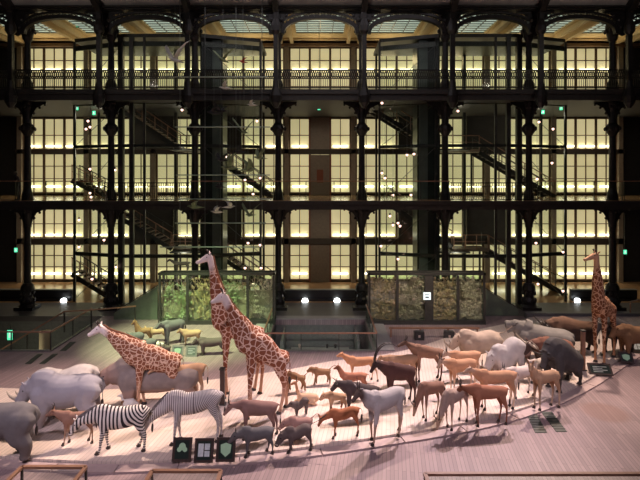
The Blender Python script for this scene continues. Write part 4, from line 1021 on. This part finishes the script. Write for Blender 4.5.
GI = dict(facepatch=mat('giraffe_muzzle', (.60, .46, .42), .8, var=.1), H=2.9, L=1.75, D=.95, W=.62, Hr=2.35, D2=.72, lt=.13, lb=.055, nl=1.9, na=58, n0=.36, n1=.12, hl=.6, ha=-25, rh=.13, rm=.075, ear=.2, tail=.9, tuft=.05, ossi=1, vox=.032, mane=(gman, .05))
def sp(b, **k):
    d = dict(b); d.update(k); return d

# -- rhinos, hippos at the left
animal('rhinoceros', 'dark grey rhinoceros cut off by the left edge, rump towards the striped zebra', 'rhinoceros', -3, 458, 12, grey_d, **sp(RH, H=1.6, L=1.9, W=.85, tail=.6, swing=(0, 0, .06, -.12), s=1))
animal('rhinoceros', 'large pale grey white rhinoceros walking left behind the zebras', 'rhinoceros', 68, 422, 6, grey_w, **sp(RH, H=1.56, L=2.0, D=1.08, ha=-52, na=-15, hl=.68, nl=.35, swing=(-.06, .08, .05, -.08)))
animal('rhinoceros', 'second pale rhinoceros with only its back seen behind the large grey one', 'rhinoceros', 67, 410, 3, rhino_p, **sp(RH, H=1.36, L=1.7, D=.85, na=-40, nl=.25, ha=-70, hl=.5, n0=.34, n1=.24, rh=.2, rm=.14, hs=.15))
animal('hippopotamus', 'brown hippopotamus with lowered head behind the small left giraffe', 'hippopotamus', 160, 401, 5, hippo_c, **sp(HI, H=1.42, L=2.9, hl=.95, ha=-33, nl=.5, na=-12))
# -- giraffes
animal('giraffe', 'small left giraffe stretching its pale neck forward over the hippopotamus', 'giraffe', 157, 405, 12, gir_s, **sp(GI, H=2.15, L=1.6, D=.88, Hr=1.85, D2=.78, nl=1.5, na=38, n0=.42, n1=.14, hl=.52, ha=-28, swing=(-.03, .05, .03, -.04), tail=.6, vox=.028))
animal('giraffe', 'tall giraffe at the back, its head highest of the middle pair', 'giraffe', 241, 394, 18, gir, **sp(GI, H=3.05, L=1.6, Hr=2.5, nl=2.4, na=79, ha=-22, hl=.58, swing=(-.03, .02, .02, -.03)))
animal('giraffe', 'nearer giraffe of the middle pair with a thick patterned neck leaning left', 'giraffe', 266, 413, 20, gir, **sp(GI, H=2.75, L=1.5, D=.82, Hr=2.12, D2=.68, nl=1.75, na=63, n0=.38, n1=.15, ha=-20, hl=.52, rh=.15, mane=(gman, .03), swing=(-.06, .02, -.06, .07)))
animal('giraffe', 'right giraffe among the buffaloes looking left with upright neck', 'giraffe', 604, 360, 44, gir_r, **sp(GI, H=2.9, L=1.7, Hr=2.5, nl=2.1, na=82, n1=.13, ha=-18, hl=.66, hy=-38, swing=(-.01, .03, .02, -.03)))
# -- zebras
animal('zebra', 'boldly striped zebra grazing left beside the dark rhinoceros', 'zebra', 123, 450, 8, zeb, **sp(ZE, H=1.3, L=1.5, D=.66, nl=.62, na=-18, swing=(-.12, .06, .05, -.1), mane=(zman, .06)))
animal('zebra', 'finely striped pale zebra with its nose to the path, behind the three signs', 'zebra', 196, 441, 8, zeb_g, **sp(ZE, H=1.5, L=1.55, D=.66, Hr=1.55, nl=.95, na=-38, hl=.55, ha=-62, swing=(-.1, .04, .04, .12), mane=(zman, .06)))
# -- left small ones
animal('antelope', 'small striped brown antelope between the pale rhinoceros and the bold zebra', 'antelope', 78, 443, 10, impala, **sp(DEF, H=.95, L=.9, D=.42, W=.3, nl=.35, na=25, hl=.27, ha=-25, horn='hook', hs=.22, tail=.25, swing=(-.08, .05, .1, -.05)))
animal('antelope', 'tan antelope behind the left giraffe with its rump to the green display', 'antelope', 186, 402, 20, tan, **sp(DEF, H=1.35, L=1.35, D=.6, W=.42, lt=.08, lb=.034, nl=.5, na=20, hl=.35, horn=None, tail=.5))
bird = thing('marabou_stork', 'white and brown bird sitting behind the bold zebra', 'bird', G(126, 411, PZ), R(10))
bm = NB(); loft(bm, [(-.1, 0, .22), (.0, 0, .26), (.22, 0, .27), (.42, 0, .2)], [(.06, .06), (.17, .15), (.17, .14), (.03, .03)], 10); loft(bm, [(-.02, 0, .3), (-.12, 0, .42), (-.14, 0, .52), (-.17, 0, .56), (-.3, 0, .53)], [.06, .04, .05, .06, .012], 8)
for s in (-1, 1): loft(bm, [(.08, s*.07, .2), (.08, s*.07, .01)], [.022, .018], 6)
bake(bm, 'body', .02, whitem, bird)
bm = NB(); loft(bm, [(-.06, 0, .38), (-.1, 0, .3), (-.08, 0, .2)], [(.06, .05), (.08, .07), (.05, .05)], 8); obj('breast', bm, bab, bird, True)
# -- centre left
animal('antelope', 'purplish brown horned antelope facing left below the giraffe pair', 'antelope', 259, 437, 8, brown_p, **sp(DEF, H=1.15, L=1.15, D=.52, W=.4, lt=.07, lb=.03, nl=.35, na=5, hl=.42, ha=-50, rh=.09, rm=.055, horn='lyre', hs=.38, tail=.5, Hr=1.08, swing=(-.05, .05, -.04, .12), facepatch=whitem))
animal('warthog', 'grey wild pig walking left next to the three signs', 'wild pig', 258, 454, 14, pig_g, **sp(DEF, H=.78, L=.9, D=.42, W=.32, lt=.06, lb=.027, nl=.22, na=-8, n0=.17, n1=.12, hl=.38, ha=-38, rh=.11, rm=.06, ear=.1, earup=1, horn='straight', hs=.14, tail=.2, swing=(-.06, .08, .1, -.06)))
animal('warthog', 'dark warthog kneeling with its snout to the path, nearest the middle', 'warthog', 299, 450, 14, pig_b, **sp(DEF, H=.66, L=.72, D=.38, W=.34, Hr=.76, lt=.06, lb=.028, nl=.2, na=-25, n0=.16, n1=.13, hl=.4, ha=-52, rh=.12, rm=.07, ear=.09, earup=1, horn='tusk', hs=.1, tail=.3, tailmode='up', tuft=.02, swing=(-.12, .05, .1, .2)))
animal('warthog', 'reddish warthog with a raised tail behind the kneeling dark one', 'warthog', 301, 437, 8, pig_r, **sp(DEF, H=.6, L=.72, D=.36, W=.3, lt=.05, lb=.025, nl=.18, na=-10, n0=.15, n1=.12, hl=.33, ha=-40, rh=.1, rm=.06, ear=.08, earup=1, horn='tusk', hs=.08, tail=.28, tailmode='curl', tuft=.02))
BA = dict(H=.62, L=.66, D=.3, W=.26, Hr=.58, lt=.055, lb=.032, nl=.14, na=20, n0=.13, n1=.1, hl=.24, ha=-20, rh=.1, rm=.055, ear=.04, earup=1, tail=.32, tailmode='curl', tuft=0, hoof=False, vox=.018, flank=.8)
animal('baboon', 'brown baboon walking left right behind the nearer giraffe', 'baboon', 296, 391, 10, bab, **sp(BA, H=.72, L=.72, swing=(-.1, .08, .08, -.08)))
animal('baboon', 'brown baboon with a curled tail walking left, alone behind the herd', 'baboon', 322, 384, 8, bab, **sp(BA, H=.62, swing=(-.2, .05, .08, -.05)))
animal('baboon', 'small dark baboon below the resting orange gazelle', 'baboon', 301, 415, 15, pig_b, **sp(BA, H=.42, L=.45, D=.24, W=.2, tail=.0, hl=.2, rh=.09))
def resting(name, label, px, py, m, rot):
    g = G(px, py, PZ); t = thing(name, label, 'gazelle', g, R(rot)); bm = NB()
    loft(bm, [(-.3, 0, .18), (-.15, 0, .22), (.1, 0, .22), (.35, 0, .2), (.45, 0, .14)], [(.08, .1), (.15, .17), (.16, .17), (.14, .15), (.04, .05)], 12)
    loft(bm, [(-.2, 0, .25), (-.3, 0, .45), (-.34, 0, .66), (-.36, 0, .74)], [(.09, .1), .06, .05, .055], 8)
    loft(bm, [(-.33, 0, .75), (-.4, 0, .77), (-.52, 0, .72), (-.56, 0, .71)], [.05, .06, .038, .02], 8)
    for s in (-1, 1):
        loft(bm, [(-.34, s*.03, .8), (-.3, s*.1, .85), (-.28, s*.13, .87)], [.02, .03, .012], 6)
        loft(bm, [(-.2, s*.12, .14), (-.42, s*.14, .07), (-.22, s*.13, .03)], [.05, .025, .02], 6); loft(bm, [(.3, s*.14, .15), (.1, s*.17, .09), (.34, s*.17, .03)], [.09, .035, .02], 6)
    bake(bm, 'body', .018, m, t)
    for s in (-1, 1):
        b = NB(); ball(b, (-.41, s*.052, .78), .012, 6); obj('eye', b, eyem, t); b = NB(); tube(b, [(-.35, s*.03, .8), (-.31, s*.04, .92), (-.34, s*.04, 1.0)], .01, 5); obj('horn', b, hornm, t)
    return t
resting('gazelle', 'orange gazelle lying with a raised neck right of the baboon', 306, 404, orange, 5)
animal('hyena', 'small tan hyena with lowered head above the red duiker', 'hyena', 337, 410, 18, hye, **sp(BA, H=.62, L=.62, D=.3, Hr=.55, tail=.25, tailmode='down', hl=.26, ha=-35, nl=.2, na=5, ear=.09, swing=(-.15, .1, .1, -.1)))
# -- centre
animal('antelope', 'orange impala standing left at the back, front of the central well', 'antelope', 362, 381, 5, orange, **sp(DEF, H=.95, L=1.15, D=.4, W=.32, nl=.38, na=35, hl=.26, ha=-15, horn=None, tail=.25, swing=(-.05, .05, .2, -.02)))
animal('gazelle', 'reddish gazelle with raised head in front of the orange impala', 'gazelle', 354, 397, 5, redd, **sp(DEF, H=.9, L=.95, D=.36, W=.28, lb=.02, nl=.36, na=60, n0=.12, hl=.22, ha=-20, rh=.065, rm=.035, tail=.2, swing=(-.05, .04, .18, 0)))
animal('wildebeest', 'dark wildebeest with white marked face behind the pale eland', 'wildebeest', 361, 415, 5, gnu, **sp(DEF, H=1.12, L=1.2, D=.5, W=.38, Hr=1.0, lt=.07, lb=.03, nl=.3, na=22, n0=.2, n1=.12, hl=.38, ha=-45, rh=.1, rm=.07, horn='gnu', hs=.25, hr=.03, tail=.4, facepatch=whitem))
animal('antelope', 'fawn antelope partly hidden behind the sable antelope', 'antelope', 402, 383, 10, tan, **sp(DEF, H=1.1, L=1.3, D=.5, W=.38, nl=.3, na=15, hl=.3, ha=-40, tail=.35))
animal('sable_antelope', 'black brown sable antelope with huge swept back ringed horns', 'antelope', 400, 402, 14, sable, **sp(DEF, H=1.42, L=1.1, D=.62, W=.45, Hr=1.3, lt=.08, lb=.033, nl=.5, na=28, n0=.24, n1=.13, hl=.42, ha=-55, rh=.1, rm=.06, horn='sable', hs=1.0, hr=.035, tail=.5, facepatch=whitem, swing=(0, .03, .06, .02)))
animal('antelope', 'brown antelope with its head held high standing apart at the back', 'antelope', 428, 380, 12, topi, **sp(DEF, H=1.4, L=1.25, D=.55, W=.4, Hr=1.25, lt=.075, lb=.032, nl=.5, na=35, n0=.2, hl=.4, ha=-18, rh=.085, rm=.055, horn='hook', hs=.28, tail=.45))
animal('eland', 'large pale grey eland in front with dark face and straight horns', 'eland', 386, 438, 33, eland, **sp(DEF, H=1.5, L=1.4, D=.62, W=.46, Hr=1.5, lt=.09, lb=.035, nl=.55, na=38, n0=.26, n1=.13, hl=.4, ha=-38, rh=.1, rm=.06, ear=.2, horn='straight', hs=.35, tail=.35, swing=(-.1, .03, -.1, .1), vox=.024))
animal('duiker', 'small red duiker bending to the path in the foreground', 'duiker', 345, 436, 12, redb, **sp(DEF, H=.85, L=.9, D=.38, W=.3, Hr=.9, lt=.06, lb=.022, nl=.38, na=-22, n0=.13, n1=.08, hl=.28, ha=-60, rh=.07, rm=.04, ear=.14, earup=1, horn=None, tail=.25, swing=(-.1, .04, .05, .14)))
animal('impala', 'brown antelope grazing with its long neck straight down, right of the eland', 'antelope', 432, 417, 30, impala, **sp(DEF, H=1.2, L=.98, D=.46, W=.36, Hr=1.15, nl=.62, na=-62, n0=.16, n1=.08, hl=.36, ha=-72, rh=.08, rm=.045, horn='lyre', hs=.3, tail=.25, swing=(-.02, .06, .04, -.05)))
animal('gazelle', 'grey and orange gazelle grazing towards the viewer with small horns', 'gazelle', 456, 425, 42, gaz, **sp(DEF, H=1.2, L=1.15, D=.48, W=.38, Hr=1.2, nl=.75, na=-52, n0=.2, n1=.09, hl=.34, ha=-70, rh=.08, rm=.045, ear=.16, horn='lyre', hs=.28, tail=.25, swing=(-.02, .08, .02, -.04)))
# -- centre right
animal('antelope', 'light orange antelope with white face marks, head turned to the grazing pair', 'antelope', 462, 391, 16, orange2, **sp(DEF, H=1.2, L=1.15, D=.52, W=.4, lt=.075, lb=.03, nl=.42, na=22, n0=.2, hl=.36, ha=-40, rh=.09, rm=.055, ear=.2, horn='hook', hs=.3, tail=.4, hy=25, facepatch=whitem))
animal('antelope', 'light orange antelope behind, next to the brown rhinoceros', 'antelope', 466, 378, 8, orange2, **sp(DEF, H=1.08, L=1.2, D=.48, W=.4, nl=.3, na=15, hl=.3, ha=-35, horn='straight', hs=.28, tail=.35))
animal('antelope', 'bright orange antelope with pale legs between white rhinoceros and red hartebeest', 'antelope', 497, 408, 5, orange2, **sp(DEF, H=1.3, L=1.4, D=.5, W=.4, lt=.075, lb=.03, nl=.42, na=30, n0=.2, hl=.34, ha=-22, rh=.085, horn=None, tail=.4))
animal('hartebeest', 'red brown hartebeest with hooked horns at the front edge of the path', 'antelope', 489, 424, 8, redd, **sp(DEF, H=1.28, L=1.25, D=.5, W=.4, Hr=1.22, lt=.075, lb=.028, nl=.42, na=12, n0=.19, hl=.4, ha=-40, rh=.08, rm=.05, horn='hook', hs=.32, tail=.4, swing=(0, .06, .05, -.05)))
animal('rhinoceros', 'sandy brown rhinoceros with raised tail at the back of the herd', 'rhinoceros', 480, 367, 6, rhino_b, **sp(RH, H=1.5, L=1.65, D=.95, W=.85, hl=.6, nl=.25, rh=.22, rm=.15, n0=.38, n1=.27, tail=.65, tailmode='up', lt=.17, lb=.1, hornm=hornp, hs=.4))
animal('rhinoceros', 'small white rhinoceros calf with head down in the middle of the herd', 'rhinoceros', 508, 376, 18, rhino_p, **sp(RH, H=1.18, L=1.15, D=.85, W=.75, hl=.6, nl=.3, na=-25, ha=-55, rh=.22, rm=.15, n0=.38, n1=.26, lt=.15, lb=.09, hs=.15, tail=.3))
animal('hippopotamus', 'grey hippopotamus with raised yawning head at the back right', 'hippopotamus', 545, 358, -18, hippo_g, **sp(HI, H=1.45, L=2.2, D=1.0, na=30, ha=2, jaw=.45, hl=.55, rh=.25, rm=.21, nl=.35, n1=.3))
animal('buffalo', 'reddish brown buffalo with curled pale horns behind the white calf', 'buffalo', 554, 374, 14, buf_r, **sp(BU, H=1.5, L=1.6, hornm=hornp, hs=.5))
animal('buffalo', 'large brown and black buffalo left of the right giraffe', 'buffalo', 574, 352, 6, buf_b, **sp(BU, H=1.6, L=2.3, D=1.05, hs=.5, na=0))
animal('buffalo', 'heavy black buffalo with grey flank facing the viewer, near the post', 'buffalo', 563, 386, 32, buf_k, **sp(BU, H=1.85, L=1.7, D=1.1, W=.85, na=-25, nl=.4, ha=-60, n0=.42, n1=.26, lt=.15, hs=.4, swing=(-.03, .03, .03, .03)))
animal('antelope', 'cream coloured antelope between the white calf and the black buffalo', 'antelope', 522, 396, 20, pale, **sp(DEF, H=1.1, L=1.1, D=.5, W=.42, nl=.35, na=15, hl=.3, horn='straight', hs=.2, tail=.3, hoof=True))
animal('sheep', 'small cream animal tucked in front of the reddish buffalo', 'sheep', 539, 383, 30, pale, **sp(DEF, H=.95, L=.75, D=.45, W=.4, nl=.25, na=20, hl=.25, tail=0, ear=.1))
animal('antelope', 'brown kob with upright ears looking at the viewer by the path edge', 'antelope', 546, 408, 16, tan, **sp(DEF, H=1.3, L=1.0, D=.48, W=.38, lt=.075, lb=.03, nl=.42, na=60, n0=.19, hl=.3, ha=-30, hy=45, rh=.085, rm=.05, ear=.2, earup=1, horn=None, tail=.3, swing=(0, -.04, .05, -.05)))
animal('lion', 'tawny animal cut by the right edge beyond the giraffe', 'lion', 636, 358, 10, bab, **sp(BU, H=1.45, L=1.6, D=.8, W=.6, horn=None, hl=.45, rh=.17, rm=.11, nl=.35, na=5))
animal('buffalo', 'black buffalo standing behind the legs of the right giraffe', 'buffalo', 618, 352, 20, buf_k, **sp(BU, H=1.6, L=1.5, hs=.4, horn='buffalo', hornm=hornp))
# -- small green lit animals on the island behind
for (nm, l, cat, x, y, r, m, kw) in (
    ('buffalo', 'small dark buffalo calf in the green light, tallest of the island group', 'buffalo', 174, 343, 35, pig_g, dict(H=1.15, L=1.0, D=.55, W=.45, lt=.09, lb=.05, hl=.35, nl=.25, na=10, n0=.2, n1=.14, rh=.12, rm=.08, horn='stub', hs=.12, tail=.3)),
    ('antelope', 'pale tan animal crouching right of the dark calf in green light', 'antelope', 192, 345, 10, hye, dict(H=.75, L=.85, D=.4, W=.36, nl=.22, na=30, hl=.25, tail=.2, ear=.08)),
    ('tapir', 'round dark animal leftmost in the green lit group', 'tapir', 136, 349, 40, pig_g, dict(H=.8, L=.6, D=.5, W=.4, lt=.08, lb=.05, nl=.15, na=20, hl=.25, rh=.12, rm=.08, tail=0)),
    ('tapir', 'round dark animal front of the green lit group', 'tapir', 148, 355, 50, pig_g, dict(H=.75, L=.6, D=.5, W=.4, lt=.08, lb=.05, nl=.15, na=10, hl=.25, rh=.12, rm=.08, tail=0)),
    ('antelope', 'upright necked dark antelope in the green lit group', 'antelope', 144, 344, 20, bab, dict(H=.8, L=.6, D=.35, W=.3, nl=.45, na=70, hl=.25, tail=0)),
    ('antelope', 'low pale antelope right of the upright necked one in green light', 'antelope', 158, 341, 8, hye, dict(H=.6, L=.95, D=.3, W=.26, nl=.25, na=30, hl=.22, tail=.1)),
    ('wild_boar', 'dark animal right of the framed island signs in green light', 'wild boar', 213, 354, 6, pig_b, dict(H=.75, L=1.3, D=.45, W=.4, lt=.08, lb=.05, nl=.2, na=0, hl=.3, rh=.12, rm=.08, tail=.3)),
    ('hare', 'small dark hare behind the left island sign', 'hare', 166, 354, 10, pig_b, dict(H=.4, L=.35, D=.24, W=.2, lt=.05, lb=.03, nl=.08, na=30, hl=.14, rh=.06, rm=.035, tail=0, ear=.14, earup=1, hoof=False)),
    ('hare', 'tiny pale hare in the green lit group below the calf', 'hare', 160, 349, 30, whitem, dict(H=.3, L=.3, D=.2, W=.16, lt=.04, lb=.025, nl=.06, na=30, hl=.12, rh=.05, rm=.03, tail=0, ear=.1, earup=1, hoof=False))):
    animal(nm, l, cat, x, y, r, m, **sp(DEF, z0=0.0, **kw))

# birds and monkeys hanging over the left tower
birdw = mat('feathers_white', (.75, .72, .68), .7, var=.15); birdk = mat('feathers_black', (.03, .03, .035), .6, var=.2); birdg = mat('feathers_green', (.22, .27, .15), .7, var=.4); birdr = mat('feathers_red', (.5, .08, .06), .6, var=.1)
def flyer(px, py, Y, s, m, label, rot=0, up=.7, cable=True):
    t = thing('bird', label, 'bird', P(px, py, Y), R(rot), None); bm = NB()
    loft(bm, [(-.5*s, 0, .06*s), (-.36*s, 0, .06*s), (-.15*s, 0, 0), (.15*s, 0, 0), (.5*s, 0, -.02*s), (.6*s, 0, -.02*s)], [.02*s, .06*s, .11*s, .1*s, (.09*s, .02*s), (.12*s, .015*s)], 8)
    obj('body', bm, m, t, True)
    for q in (-1, 1):
        bm = NB(); loft(bm, [(-.05*s, q*.05*s, .04*s), (-.08*s, q*.35*s, (.1+up*.3)*s), (.05*s, q*.7*s, (.05+up*.75)*s), (.2*s, q*.85*s, (up*.95)*s)], [(.03*s, .14*s), (.02*s, .16*s), (.015*s, .1*s), (.01*s, .02*s)], 8, Vector((0, 0, 1))); obj('wing', bm, m, t, True)
    if cable:
        bm = NB(); tube(bm, [(0, 0, .1*s), (0, 0, min(18.5-P(px, py, Y).z, 3.5))], .008, 4); obj('cable', bm, greysteel, t)
    return t
fl = [(175, 60, 29, 1.1, birdw, 'white bird with raised wings in front of the top gallery', 60, 1.0), (214, 113, 29, .8, birdk, 'black bird upper left of the rack', 20, .4), (221, 111, 29, .9, birdk, 'black bird upper right beside its twin', -30, .5),
      (243, 62, 29, .5, birdr, 'small red bird on the top gallery rail', 30, .4), (225, 88, 29, .7, birdw, 'pale bird low on the top gallery', 10, .5), (223, 60, 29, .9, birdg, 'greenish bird in front of the top gallery window', 70, .8),
      (244, 132, 28.8, .9, birdg, 'greenish bird stooping with long tail in the rack', 80, 1.0), (240, 152, 28.8, .8, birdk, 'dark bird below the stooping green one', 10, .5), (230, 168, 28.8, 1.0, birdg, 'green bird at left of the rack middle', 20, .9),
      (248, 170, 28.8, 1.0, birdg, 'spotted green bird right of the rack middle', 200, .7), (222, 160, 28.8, .8, birdk, 'black bird over the green ones', 45, .6), (260, 158, 28.8, .8, birdg, 'pale green bird at the right post', 30, .8),
      (217, 212, 28.8, .7, birdw, 'white bird under the lower gallery, left of two', 20, .5), (229, 207, 28.8, .7, birdw, 'white bird under the lower gallery, right of two', 200, .5), (195, 207, 28.8, .9, birdg, 'brownish bird under the lower gallery near the column', 10, .4),
      (250, 215, 28.8, .8, birdg, 'olive bird with a fanned tail under the lower gallery', 60, .9), (220, 187, 28.8, .6, birdk, 'small dark bird above the lower gallery floor', 0, .5), (252, 105, 29, .6, birdw, 'tiny white bird under the top gallery', 0, .4)]
for a in fl: flyer(*a)
# dark long-necked animal standing over the left case (seen above its top)
animal('lizard', 'dark long animal with curved neck above the left glass case', 'lizard', 180, 264, 5, pig_b, **sp(DEF, z0=P(0, 273, 28.2).z+0.01, H=.5, L=.9, D=.26, W=.22, lt=.05, lb=.03, nl=.35, na=30, n0=.1, n1=.06, hl=.25, rh=.06, rm=.04, tail=.5, tuft=0, ear=0, hoof=False)).location = (P(182, 0, 28.4).x, 28.4, P(0, 273, 27.6).z+0.005)

# ---------------------------------------------------------------- person leaning on the left gallery rail
def person(x, y, z, rot, label):
    t = thing('person', label, 'person', (x, y, z), R(rot)); bm = NB()
    for s in (-1, 1):
        loft(bm, [(.02, s*.1, .92), (.0, s*.1, .5), (.04, s*.1, .08)], [(.085, .1), .065, .045], 8); loft(bm, [(.06, s*.1, .04), (-.06, s*.1, .035), (-.18, s*.1, .025)], [.045, .04, .025], 8)
        loft(bm, [(-.08, s*.19, 1.38), (-.2, s*.23, 1.14), (-.42, s*.16, 1.13)], [.055, .045, .03], 8)
        for f in range(4): loft(bm, [(-.42, s*.16+(f-1.5)*.018, 1.13), (-.48, s*.16+(f-1.5)*.02, 1.12), (-.5, s*.16+(f-1.5)*.02, 1.09)], [.012, .011, .009], 5)
        loft(bm, [(-.4, s*.16-s*.03, 1.12), (-.45, s*.16-s*.05, 1.12)], [.013, .011], 5)
    loft(bm, [(.03, 0, .86), (.02, 0, 1.0), (-.02, 0, 1.2), (-.07, 0, 1.4), (-.1, 0, 1.46)], [(.15, .1), (.15, .1), (.18, .11), (.2, .1), (.08, .07)], 12)
    loft(bm, [(-.1, 0, 1.44), (-.13, 0, 1.54)], [.055, .05], 8); ball(bm, (-.16, 0, 1.62), .1, 12, (1, .8, 1.2)); loft(bm, [(-.24, 0, 1.62), (-.275, 0, 1.6), (-.25, 0, 1.58)], [.015, .016, .012], 6)
    bake(bm, 'body', .016, mat('person_clothes_dark', (.05, .045, .05), .8, var=.2), t)
    bm = NB(); ball(bm, (-.145, 0, 1.655), .108, 10, (1, .85, 1)); obj('hair', bm, hoofm, t, True)
person(P(19, 0, 30.7).x, 30.6, Z1, 55, 'person in dark clothes leaning on the lower gallery rail at far left')

# ---------------------------------------------------------------- signs
framem = mat('sign_frame_dark', (.05, .03, .025), .5, var=.1)
def sign(px, py, w_, h, tilt, label, kind, m=framem, z0=PZ, rot=0, face=(.02, .035, .03)):
    t = thing('information_sign', label, 'sign', G(px, py, z0), R(rot)); c_, s_ = math.cos(tilt), math.sin(tilt)
    def place(bm):
        bmesh.ops.rotate(bm, verts=bm.verts[:], matrix=Matrix.Rotation(-tilt, 3, 'X')); return bm
    bm = NB(); b = .07
    bb(bm, -w_/2, w_/2, 0, .04, 0, b); bb(bm, -w_/2, w_/2, 0, .04, h-b, h); bb(bm, -w_/2, -w_/2+b, 0, .04, b, h-b); bb(bm, w_/2-b, w_/2, 0, .04, b, h-b); obj('frame', place(bm), m, t)
    bm = NB(); bb(bm, -w_/2+b, w_/2-b, .012, .03, b, h-b); obj('panel', place(bm), mat('sign_panel_%d%d' % (int(face[0]*100), int(face[1]*100)), face, .3, var=.2), t)
    bm = NB(); mm = None; y0, y1 = .004, .0115
    if kind == 'tree':
        for cx, cz, r in ((0, .62, .2), (-.15, .5, .13), (.15, .5, .13)): lathe(bm, [(r*w_*.9, 0), (r*w_*.9, .007)], (0, 0, 0), 12); bmesh.ops.translate(bm, verts=bm.verts[-24:], vec=(cx*w_, -cz*h, y0))
        bmesh.ops.rotate(bm, verts=bm.verts[:], matrix=Matrix.Rotation(PI/2*-1, 3, 'X')); bmesh.ops.translate(bm, verts=bm.verts[:], vec=(0, 0, 0))
        mm = mat('sign_green', (.30, .45, .30), .6, emit=(.3, .5, .35), es=.15, var=.1)
    elif kind == 'leaf':
        plate(bm, [(-.28*w_, y0, .7*h), (0, y0, .78*h), (.28*w_, y0, .7*h), (.25*w_, y0, .38*h), (0, y0, .2*h), (-.25*w_, y0, .38*h)], (0, .007, 0)); mm = mat('sign_green', (.30, .45, .30), .6, var=.1)
    elif kind == 'map':
        for a in ((-.3, -.02, .25, .78), (.03, .3, .52, .78), (.03, .3, .25, .48)): bb(bm, a[0]*w_, a[1]*w_, y0, y1, a[2]*h, a[3]*h)
        mm = mat('sign_blue_white', (.65, .78, .85), .5, var=.25, scale=12)
    elif kind == 'lines':
        for i in range(4): bb(bm, -.3*w_, (.1+.2*(i % 2))*w_, y0, y1, (.25+i*.14)*h, (.31+i*.14)*h)
        mm = mat('sign_pale', (.45, .5, .47), .5, var=.1)
    obj('picture', place(bm), mm, t)
    bm = NB(); bb(bm, -w_*.35, -w_*.3, .05, .3, 0, .03); bb(bm, w_*.3, w_*.35, .05, .3, 0, .03); bar(bm, (-w_*.32, .3, .01), (-w_*.32, h*s_*.8+.03, h*c_*.8), .03, .03); bar(bm, (w_*.32, .3, .01), (w_*.32, h*s_*.8+.03, h*c_*.8), .03, .03); obj('stand', bm, steel, t)
    return t
sign(181, 462, .54, .62, .35, 'left of three framed dark signs at the path front, green tree picture', 'tree', z0=PZ)
sign(203, 463, .54, .62, .35, 'middle of three framed dark signs at the path front, blue and white picture', 'map', z0=PZ)
sign(225, 462, .54, .62, .35, 'right of three framed dark signs at the path front, green shield picture', 'leaf', z0=PZ)
sign(602, 375, .9, .5, .8, 'wide dark tilted sign below the right giraffe', 'lines', rot=-8)
sign(628, 363, .55, .5, .7, 'square dark tilted sign with a pale figure near the right edge', 'leaf', rot=-8)
sign(639, 352, .5, .5, .7, 'dark tilted sign with blue picture cut by the right edge', 'map', rot=-8)
grf = mat('sign_frame_grey', (.22, .22, .2), .5, var=.1)
sign(177, 357, .52, .5, .3, 'left of two grey framed signs in the green lit group', 'leaf', grf, 0.0, face=(.10, .14, .12))
sign(191, 357, .52, .5, .3, 'right of two grey framed signs in the green lit group', 'lines', grf, 0.0, face=(.12, .16, .13))
# upright wooden boards
for px, pt, pb, w_, l, m in ((222.5, 368, 404, .15, 'thin dark upright board between the legs of the giraffe pair', framem), (583, 330, 370, .13, 'thin brown upright post between black buffalo and right giraffe', railwood)):
    g = G(px, pb, PZ); h = (pb-pt)*g.y/F; t = thing('upright_post', l, 'post', g); bm = NB(); bb(bm, -w_/2, w_/2, -.08, .08, 0.03, h-.05); obj('board', bm, m, t)
    bm = NB(); bb(bm, -w_/2-.02, w_/2+.02, -.1, .1, h-.05, h); obj('cap', bm, steel, t); bm = NB(); bb(bm, -w_/2-.05, w_/2+.05, -.13, .13, 0, .03); obj('foot_plate', bm, steel, t)

bake_all()
